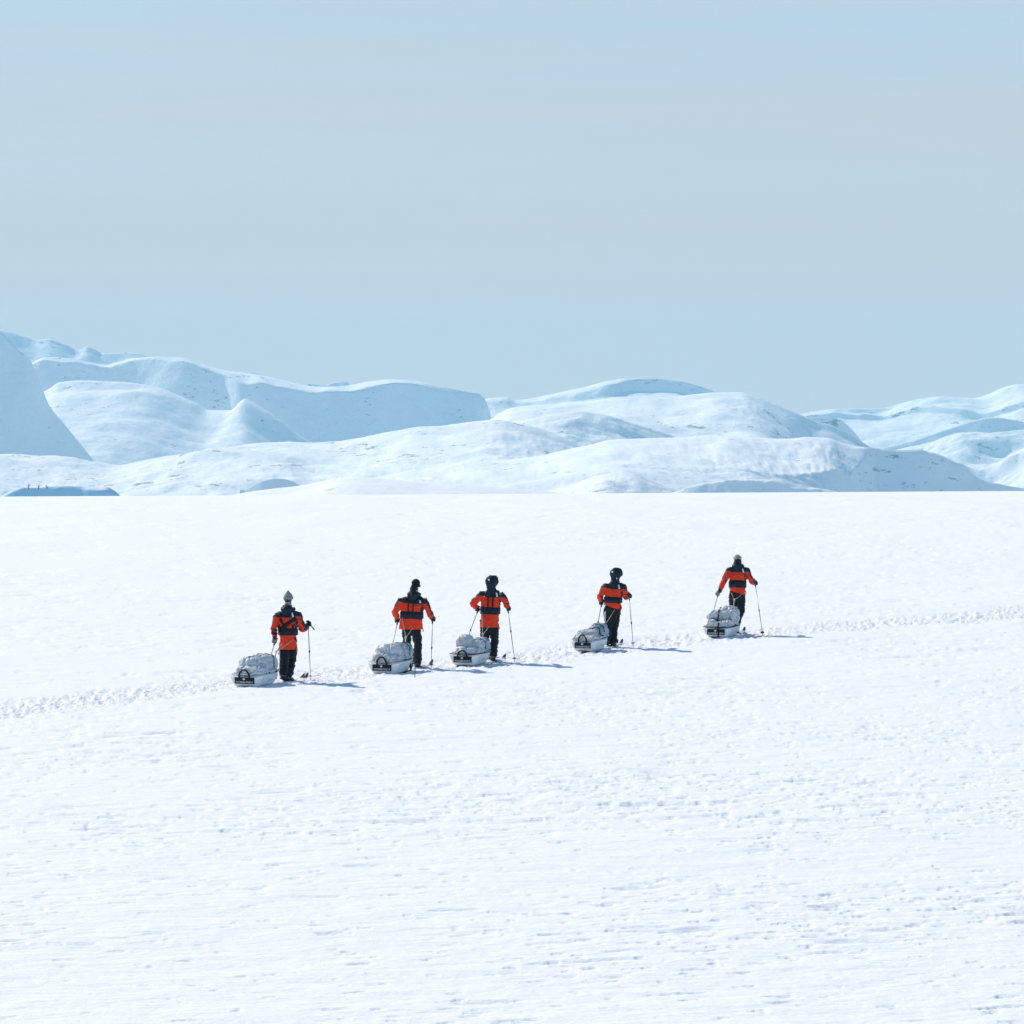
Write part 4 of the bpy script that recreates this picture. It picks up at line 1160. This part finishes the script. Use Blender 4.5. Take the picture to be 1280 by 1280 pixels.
def party():
    # ---------------- first skier, at left, grey hat
    fr = Frame(357.5, 851.5)
    J = dict(head=fr.at(360.3, 749), shL=fr.at(346.8, 769.5), shR=fr.at(372.3, 769), elL=fr.at(342.5, 786, -0.06), elR=fr.at(378, 787, 0.12), haL=fr.at(344.3, 801.5, -0.10), haR=fr.at(384, 779.5, 0.34),
             hip=fr.at(360.3, 800), knL=fr.at(354.8, 826, -0.02), knR=fr.at(364.5, 822, 0.22), anL=fr.at(354.8, 844.0, -0.16), anR=fr.at(360.6, 846.5, 0.03))
    tL, tR = fr.local(ground_point(330, 850)), fr.local(ground_point(388.3, 849.5))
    sk, r = skier(fr, J, dict(label="skier in a grey pointed knit hat with crossed black back straps", seed=1, yaw=20, headwear='grey_hat', hem=-0.185, hemw=0.168, bulk=0.93, band=(-0.395, -0.265), yoke=-0.045, stripes=(-1,),
        tapes=(-1, 1), straps=((-0.15, -0.02, 0.06, -0.30, 0.040), (0.20, -0.06, -0.13, -0.30, 0.075), (-0.17, -0.10, -0.15, -0.34, 0.045), (0.16, -0.18, 0.14, -0.34, 0.04)), tipL=tL, tipR=tR, gloveL=M_greyglove, cuff=0.0, heel_lift_left=0.3))
    ski_pole(fr, J['haL'], tL, r['L'][2], "pole half hidden by the leftmost sled, held by the grey-hatted skier", GP, loop=(-0.05, 0, -0.03), above=0.02)
    ski_pole(fr, J['haR'], tR, r['R'][2], "pole with a red basket planted right of the grey-hatted skier", GP, red=True, loop=(0.13, 0, -0.20), knuckle=0.55)
    y = math.radians(20)
    ski(fr, Vector((J['anL'].x, J['anL'].y, 0)), y, "left ski of the grey-hatted skier, the left one of two black tips", GS, ahead=1.05)
    ski(fr, Vector((J['anR'].x, J['anR'].y, 0)), y, "right ski of the grey-hatted skier, the right one of two black tips", GS, ahead=0.98)
    s = sled(308.5, 858.5, 20, dict(scale=(1.14, 1.12, 0.95), seed=2, label="leftmost sled with a high smooth-ended grey load behind the grey-hatted skier", length=1.02, lumps=[(-0.02, 0.36, 0.40, 0.25, 0.30, 0.20), (0.02, 0.66, 0.43, 0.22, 0.30, 0.20), (0, 0.2, 0.33, 0.27, 0.22, 0.10)],
        cords=[((0.02, 0.75), (0.27, 0.62), 0.016, M_navy), ((-0.20, 0.18), (-0.02, 0.66), 0.016, M_bluebag), ((-0.10, 0.14), (0.12, 0.60), 0.014, M_bluebag)],
        buckles=((0.29, 0.30, 0.27), (0.285, 0.62, 0.27)), fold=6.5, fold_amp=0.05))
    tow(s, fr, [fr.at(352, 805, -0.12), fr.at(366, 800, -0.16)], (0.05, 1.0, 0.30), fr.at(346.5, 815, -0.30), (M_rope, M_rope))

    # ---------------- second skier, black hat
    fr = Frame(521.5, 834.5)
    J = dict(head=fr.at(519.8, 731), shL=fr.at(501.5, 751), shR=fr.at(530, 750), elL=fr.at(493.8, 765, -0.02), elR=fr.at(535.5, 763, 0.06), haL=fr.at(497.2, 775.5, 0.12), haR=fr.at(540.3, 773.5, 0.26),
             hip=fr.at(513.5, 780), knL=fr.at(508.5, 804, 0.30), knR=fr.at(522.5, 806, 0.02), anL=fr.at(510.5, 821, 0.72), anR=fr.at(521.8, 829, 0.0))
    tL, tR = fr.local(ground_point(484, 836)), fr.local(ground_point(539, 834.5))
    sk, r = skier(fr, J, dict(label="skier in a black knit hat with a wide red-orange jacket, legs apart", seed=2, yaw=10, headwear='black_hat', hem=-0.110, hemw=0.245, bulk=1.16, band=(-0.385, -0.235), yoke=-0.07, stripes=(),
        tapes=(-1, 1), straps=((-0.06, -0.01, -0.045, -0.27, 0.026), (0.05, -0.01, 0.05, -0.27, 0.026)), tipL=tL, tipR=tR))
    ski_pole(fr, J['haL'], tL, r['L'][2], "left pole of the black-hatted skier slanting down behind the second sled", GP, above=0.03)
    ski_pole(fr, J['haR'], tR, r['R'][2], "upright right pole of the black-hatted skier standing on open snow", GP, above=0.13, knuckle=0.45)
    y = math.radians(15)
    ski(fr, Vector((J['anL'].x, J['anL'].y, 0)), y, "left ski of the black-hatted skier, ahead of the second sled", GS, ahead=0.75)
    ski(fr, Vector((J['anR'].x, J['anR'].y, 0)), y, "right ski of the black-hatted skier, its tip beside the upright pole", GS, ahead=1.12)
    s = sled(480, 842.5, 20, dict(scale=(1.13, 1.10, 0.99), seed=5, label="second sled from left, crumpled load, black strap hanging to the snow", length=1.02, lumps=[(-0.03, 0.36, 0.39, 0.25, 0.30, 0.20), (0.02, 0.68, 0.41, 0.21, 0.30, 0.19), (0, 0.2, 0.33, 0.27, 0.22, 0.10)],
        cords=[((0.0, 0.60), (0.20, 0.88), 0.014, M_navy), ((-0.05, 0.55), (0.22, 0.50), 0.016, M_bluebag), ((0.05, 0.7), (0.27, 0.66), 0.016, M_navy)], buckles=((0.29, 0.34, 0.27), (0.285, 0.62, 0.26)),
        loose=(([(0.262, 0.60, 0.26), (0.275, 0.62, 0.15), (0.285, 0.60, 0.03), (0.22, 0.45, -0.01)], 0.035), ([(0.235, 0.82, 0.20), (0.255, 0.74, 0.10), (0.285, 0.60, 0.03)], 0.03)), fold=7.5, fold_amp=0.055,
        blue=lambda c: c.y > 0.55 and c.x > -0.02 and c.z > 0.36))
    tow(s, fr, [fr.at(503, 772, -0.12), fr.at(516, 785, -0.17)], (0.03, 1.0, 0.32), fr.at(507.5, 797, -0.22), (M_rope, M_rope))
    # thin dark rod in the snow at the bow of the second sled
    g = ground_point(518.6, 848)
    pr = link("marker_rod", None); pr.location = g
    tag(pr, "thin dark upright rod in the snow right of the second sled", "rod")
    part("rod", [rod([Vector((0, 0, -0.05)), Vector((0.002, 0, 0.4)), Vector((0.0, 0, 0.80))], [0.008, 0.008, 0.007])], M_grip, pr)
    part("tip", [rod([Vector((0, 0, 0.78)), Vector((0, 0, 0.82))], [0.010, 0.009])], M_black, pr)

    # ---------------- third skier, hood up
    fr = Frame(616.5, 826.5)
    J = dict(head=fr.at(614.3, 727.8), shL=fr.at(602.3, 743.5), shR=fr.at(625.8, 743), elL=fr.at(590.5, 754.5, -0.02), elR=fr.at(632, 752, 0.05), haL=fr.at(597.8, 761.5, 0.18), haR=fr.at(634.8, 760.5, 0.20),
             hip=fr.at(611.5, 776), knL=fr.at(606.5, 801, 0.22), knR=fr.at(618.0, 802, 0.10), anL=fr.at(608.5, 817, 0.55), anR=fr.at(616.5, 821, 0.0))
    tL, tR = fr.local(ground_point(575, 823)), fr.local(ground_point(643.5, 827))
    sk, r = skier(fr, J, dict(label="skier with a dark hood up, two back straps and a white gap between the legs", seed=3, yaw=8, turn=0.35, headwear='hood_up', hem=-0.135, hemw=0.20, dot=-0.035, band=(-0.42, -0.27), yoke=-0.06, stripes=(),
        tapes=(-1, 1), straps=((-0.045, -0.01, -0.03, -0.30, 0.032), (0.06, -0.01, 0.07, -0.30, 0.032)), tipL=tL, tipR=tR, heel_lift=0.35))
    ski_pole(fr, J['haL'], tL, r['L'][2], "left pole of the hooded skier with legs apart, slanting behind the third sled", GP, above=0.03, knuckle=0.62)
    ski_pole(fr, J['haR'], tR, r['R'][2], "right pole slanting out from the hooded skier with legs apart", GP, above=0.03, knuckle=0.62)
    y = math.radians(14)
    ski(fr, Vector((J['anL'].x, J['anL'].y, 0)), y, "left ski of the hooded skier with legs apart, mostly hidden by the third sled", GS, ahead=0.8)
    ski(fr, Vector((J['anR'].x, J['anR'].y, 0)), y, "right ski of the hooded skier with legs apart, one small black tip showing", GS, ahead=1.05, tipsize=0.8)
    s = sled(580.5, 831.8, 19, dict(scale=(1.09, 1.08, 0.98), seed=8, label="third sled from left, peaked grey load and blue-grey bag at bow", length=1.0, lumps=[(-0.10, 0.34, 0.42, 0.16, 0.22, 0.22), (0.02, 0.46, 0.36, 0.22, 0.25, 0.16), (0.06, 0.80, 0.36, 0.17, 0.22, 0.19), (0, 0.2, 0.31, 0.26, 0.2, 0.09)],
        cords=[((-0.02, 0.62), (0.24, 0.56), 0.02, M_navy), ((0.02, 0.66), (0.20, 0.66), 0.02, M_reflect), ((0.10, 0.95), (0.26, 0.70), 0.016, M_navy)], buckles=((0.285, 0.36, 0.262), (0.05, 0.60, 0.48), (0.12, 0.58, 0.44)), fold=6, fold_amp=0.04,
        blue=lambda c: c.y > 0.64 and c.z > 0.27, handle_h=0.13, dark_rim=True))
    tow(s, fr, [fr.at(602.5, 766, -0.12), fr.at(612, 782, -0.17)], (0.03, 0.98, 0.32), fr.at(603.5, 793, -0.25), (M_rope, M_rope))

    # ---------------- fourth skier, hood up, short jacket
    fr = Frame(764.5, 807.5)
    J = dict(head=fr.at(769.8, 717.8), shL=fr.at(756.3, 733.5), shR=fr.at(779, 733), elL=fr.at(749.8, 745.5, -0.04), elR=fr.at(782, 746, 0.08), haL=fr.at(752.4, 753.5, 0.08), haR=fr.at(787.0, 744.8, 0.36),
             hip=fr.at(765.5, 762.5), knL=fr.at(761, 784, 0.02), knR=fr.at(768, 785, 0.16), anL=fr.at(758.5, 801, -0.12), anR=fr.at(766, 803, 0.06))
    tL, tR = fr.local(ground_point(742, 806)), fr.local(ground_point(791.6, 807.5))
    sk, r = skier(fr, J, dict(label="skier with a dark hood up and a white tape only on the right shoulder", seed=4, yaw=18, turn=0.15, headwear='hood_up', hood_size=1.05, cord=True, dot=-0.035, hem_tilt=0.35, hem=0.075, hemw=0.195, band=(-0.37, -0.235), yoke=-0.06, stripes=(-1,),
        tapes=(1,), straps=(), tipL=tL, tipR=tR))
    ski_pole(fr, J['haL'], tL, r['L'][2], "left pole of the short-jacketed hooded skier, slanting behind the fourth sled", GP, above=0.02, knuckle=0.6)
    ski_pole(fr, J['haR'], tR, r['R'][2], "right pole of the short-jacketed hooded skier, its black grip above the hand", GP, above=0.11)
    y = math.radians(15)
    ski(fr, Vector((J['anL'].x, J['anL'].y, 0)), y, "left ski of the short-jacketed hooded skier, the left one of two black tips", GS, ahead=1.05)
    ski(fr, Vector((J['anR'].x, J['anR'].y, 0)), y, "right ski of the short-jacketed hooded skier, the right one of two black tips", GS, ahead=0.95)
    s = sled(730.5, 813.8, 21, dict(scale=(1.03, 1.03, 0.97), seed=11, label="fourth sled from the left, low with a white-topped bag strapped at its bow", length=1.0, lumps=[(-0.06, 0.40, 0.33, 0.22, 0.26, 0.15), (0.06, 0.74, 0.37, 0.20, 0.26, 0.19), (-0.05, 0.2, 0.29, 0.25, 0.2, 0.08)],
        cords=[((-0.08, 0.80), (0.22, 0.90), 0.03, M_black), ((0.0, 0.62), (0.24, 0.60), 0.018, M_black), ((-0.02, 0.70), (0.16, 0.70), 0.05, M_reflect), ((-0.06, 0.5), (0.26, 0.52), 0.02, M_navy)], buckles=((0.27, 0.74, 0.27),), fold=8, fold_amp=0.05,
        blue=lambda c: c.y > 0.52 and c.x > 0.0, handle_h=0.18))
    tow(s, fr, [fr.at(757, 764, -0.10), fr.at(768, 762, -0.17)], (0.05, 0.98, 0.32), fr.at(756, 781, -0.25), (M_rope, M_rope))

    # ---------------- fifth skier, leaning into the pull
    fr = Frame(923.5, 791.5)
    J = dict(head=fr.at(922.3, 699.5, 0.12), shL=fr.at(911.5, 712.5, 0.05), shR=fr.at(933.5, 712.5, 0.05), elL=fr.at(904.8, 727, -0.06), elR=fr.at(939.8, 726.5, 0.16), haL=fr.at(897.3, 742.5, -0.16), haR=fr.at(945.3, 728.5, 0.40),
             hip=fr.at(921.5, 742.5, -0.02), knL=fr.at(917, 764, 0.30), knR=fr.at(926.5, 763, 0.10), anL=fr.at(916.5, 781, 0.55), anR=fr.at(920.0, 783, -0.10))
    tL, tR = fr.local(ground_point(885, 789)), fr.local(ground_point(953.4, 793.5))
    sk, r = skier(fr, J, dict(label="skier in a beige hat leaning forward with arms held wide, rightmost of the party", seed=5, yaw=14, headwear='beige_hat', hem_tilt=0.35, hem=0.04, hemw=0.19, band=(-0.42, -0.26), yoke=-0.07, stripes=(),
        tapes=(-1, 1), straps=(), tipL=tL, tipR=tR, gloveL=M_greyglove, heel_lift=0.6))
    ski_pole(fr, J['haL'], tL, r['L'][2], "pole in the low grey gloved left hand of the beige-hatted skier", GP, above=0.02)
    ski_pole(fr, J['haR'], tR, r['R'][2], "long right pole of the beige-hatted skier, rightmost pole of all", GP, above=0.13)
    y = math.radians(15)
    ski(fr, Vector((J['anL'].x, J['anL'].y, 0)), y, "left ski of the beige-hatted skier, left of a close pair of black tips", GS, ahead=0.70)
    ski(fr, Vector((J['anR'].x, J['anR'].y, 0)), y, "right ski of the beige-hatted skier, right of a close pair of black tips", GS, ahead=1.02)
    s = sled(897.0, 796.3, 19, dict(scale=(1.16, 1.14, 0.99), seed=14, label="rightmost sled with a tall billowing load and a black strap down over its label", length=1.0, hull=0.22, lumps=[(-0.13, 0.34, 0.42, 0.17, 0.22, 0.20), (0.08, 0.42, 0.44, 0.20, 0.25, 0.22), (0.06, 0.72, 0.46, 0.19, 0.26, 0.23), (0, 0.2, 0.31, 0.27, 0.22, 0.10)],
        cords=[((-0.26, 0.10), (0.02, 0.06), 0.03, M_black), ((0.02, 0.06), (0.25, 0.16), 0.03, M_black), ((-0.03, 0.06), (-0.03, 0.5), 0.03, M_navy)], loose=(([(0.03, -0.04, 0.34), (0.03, -0.062, 0.24), (0.03, -0.066, 0.10), (0.03, -0.060, 0.0)], 0.030),),
        fold=6.5, fold_amp=0.075, handle=False, dark_rim=True))
    tow(s, fr, [fr.at(914, 741, -0.10), fr.at(928, 742, -0.15)], (0.05, 0.98, 0.36), fr.at(917, 750, -0.25), (M_ropeo, M_rope))

party()

# ------------------------------------------------------------------ bare saplings on the far mound
def far_tree(px, py, h, seed, label):
    d = 756.0
    x = (px - 640) / F_PX * d
    z = CAM_Z - (py - EYE_ROW) / F_PX * d
    root = link("bare_sapling", None)
    root.location = (x, d, z - 0.4)
    tag(root, label, "tree", group="bare saplings on the dark mound")
    rg = random.Random(seed)
    part("trunk", [rod([Vector((0, 0, 0)), Vector((0.05, 0, h * 0.5)), Vector((0.02, 0, h + 0.4))], [0.10, 0.07, 0.03], 6)], M_bark, root)
    br = []
    for k in range(9):
        z0 = h * (0.35 + 0.65 * rg.random()); a = rg.random() * 6.28; l = 0.25 + 0.35 * rg.random()
        b = Vector((0.03, 0, z0))
        br.append(rod([b, b + Vector((math.cos(a) * l, math.sin(a) * l, 0.35 * l + 0.1))], [0.035, 0.015], 5))
    part("crown", br, M_bark, root)
M_bark = simple_mat("dark_bark", (0.07, 0.08, 0.085), 0.8, 0.2, 5)
for args in ((35.6, 608.8, 0.8, 1, "leftmost of three bare saplings on the dark mound"), (48.2, 608.8, 0.6, 2, "middle one of three bare saplings on the dark mound"), (58.6, 608.3, 0.5, 3, "rightmost of three bare saplings on the dark mound")):
    far_tree(*args)
# ------------------------------------------------------------------ the air
def build_haze():
    bm = bmesh.new()
    bmesh.ops.create_cube(bm, size=1.0)
    x0, x1, y0, y1, z0, z1 = -7700, 7700, -7700, 7500, VALLEY - 90, 340
    for v in bm.verts:
        v.co = Vector(((x0 + x1) / 2 + v.co.x * (x1 - x0), (y0 + y1) / 2 + v.co.y * (y1 - y0), (z0 + z1) / 2 + v.co.z * (z1 - z0)))
    me = bpy.data.meshes.new("haze"); bm.to_mesh(me); bm.free()
    m = bpy.data.materials.new("haze_air"); m.use_nodes = True
    nt = m.node_tree; nt.nodes.clear()
    out = nt.nodes.new("ShaderNodeOutputMaterial")
    v = nt.nodes.new("ShaderNodeVolumePrincipled")
    v.inputs['Color'].default_value = HAZE_COL
    v.inputs['Density'].default_value = HAZE_D
    v.inputs['Anisotropy'].default_value = 0.0
    nt.links.new(v.outputs[0], out.inputs['Volume'])
    me.materials.append(m)
    o = link("haze", me)
    tag(o, "thin pale blue haze in the air over the whole snow plain", "haze", kind="stuff")
HAZE_COL = (0.38, 0.81, 1.0, 1)
HAZE_D = 0.49 / 6000
build_haze()
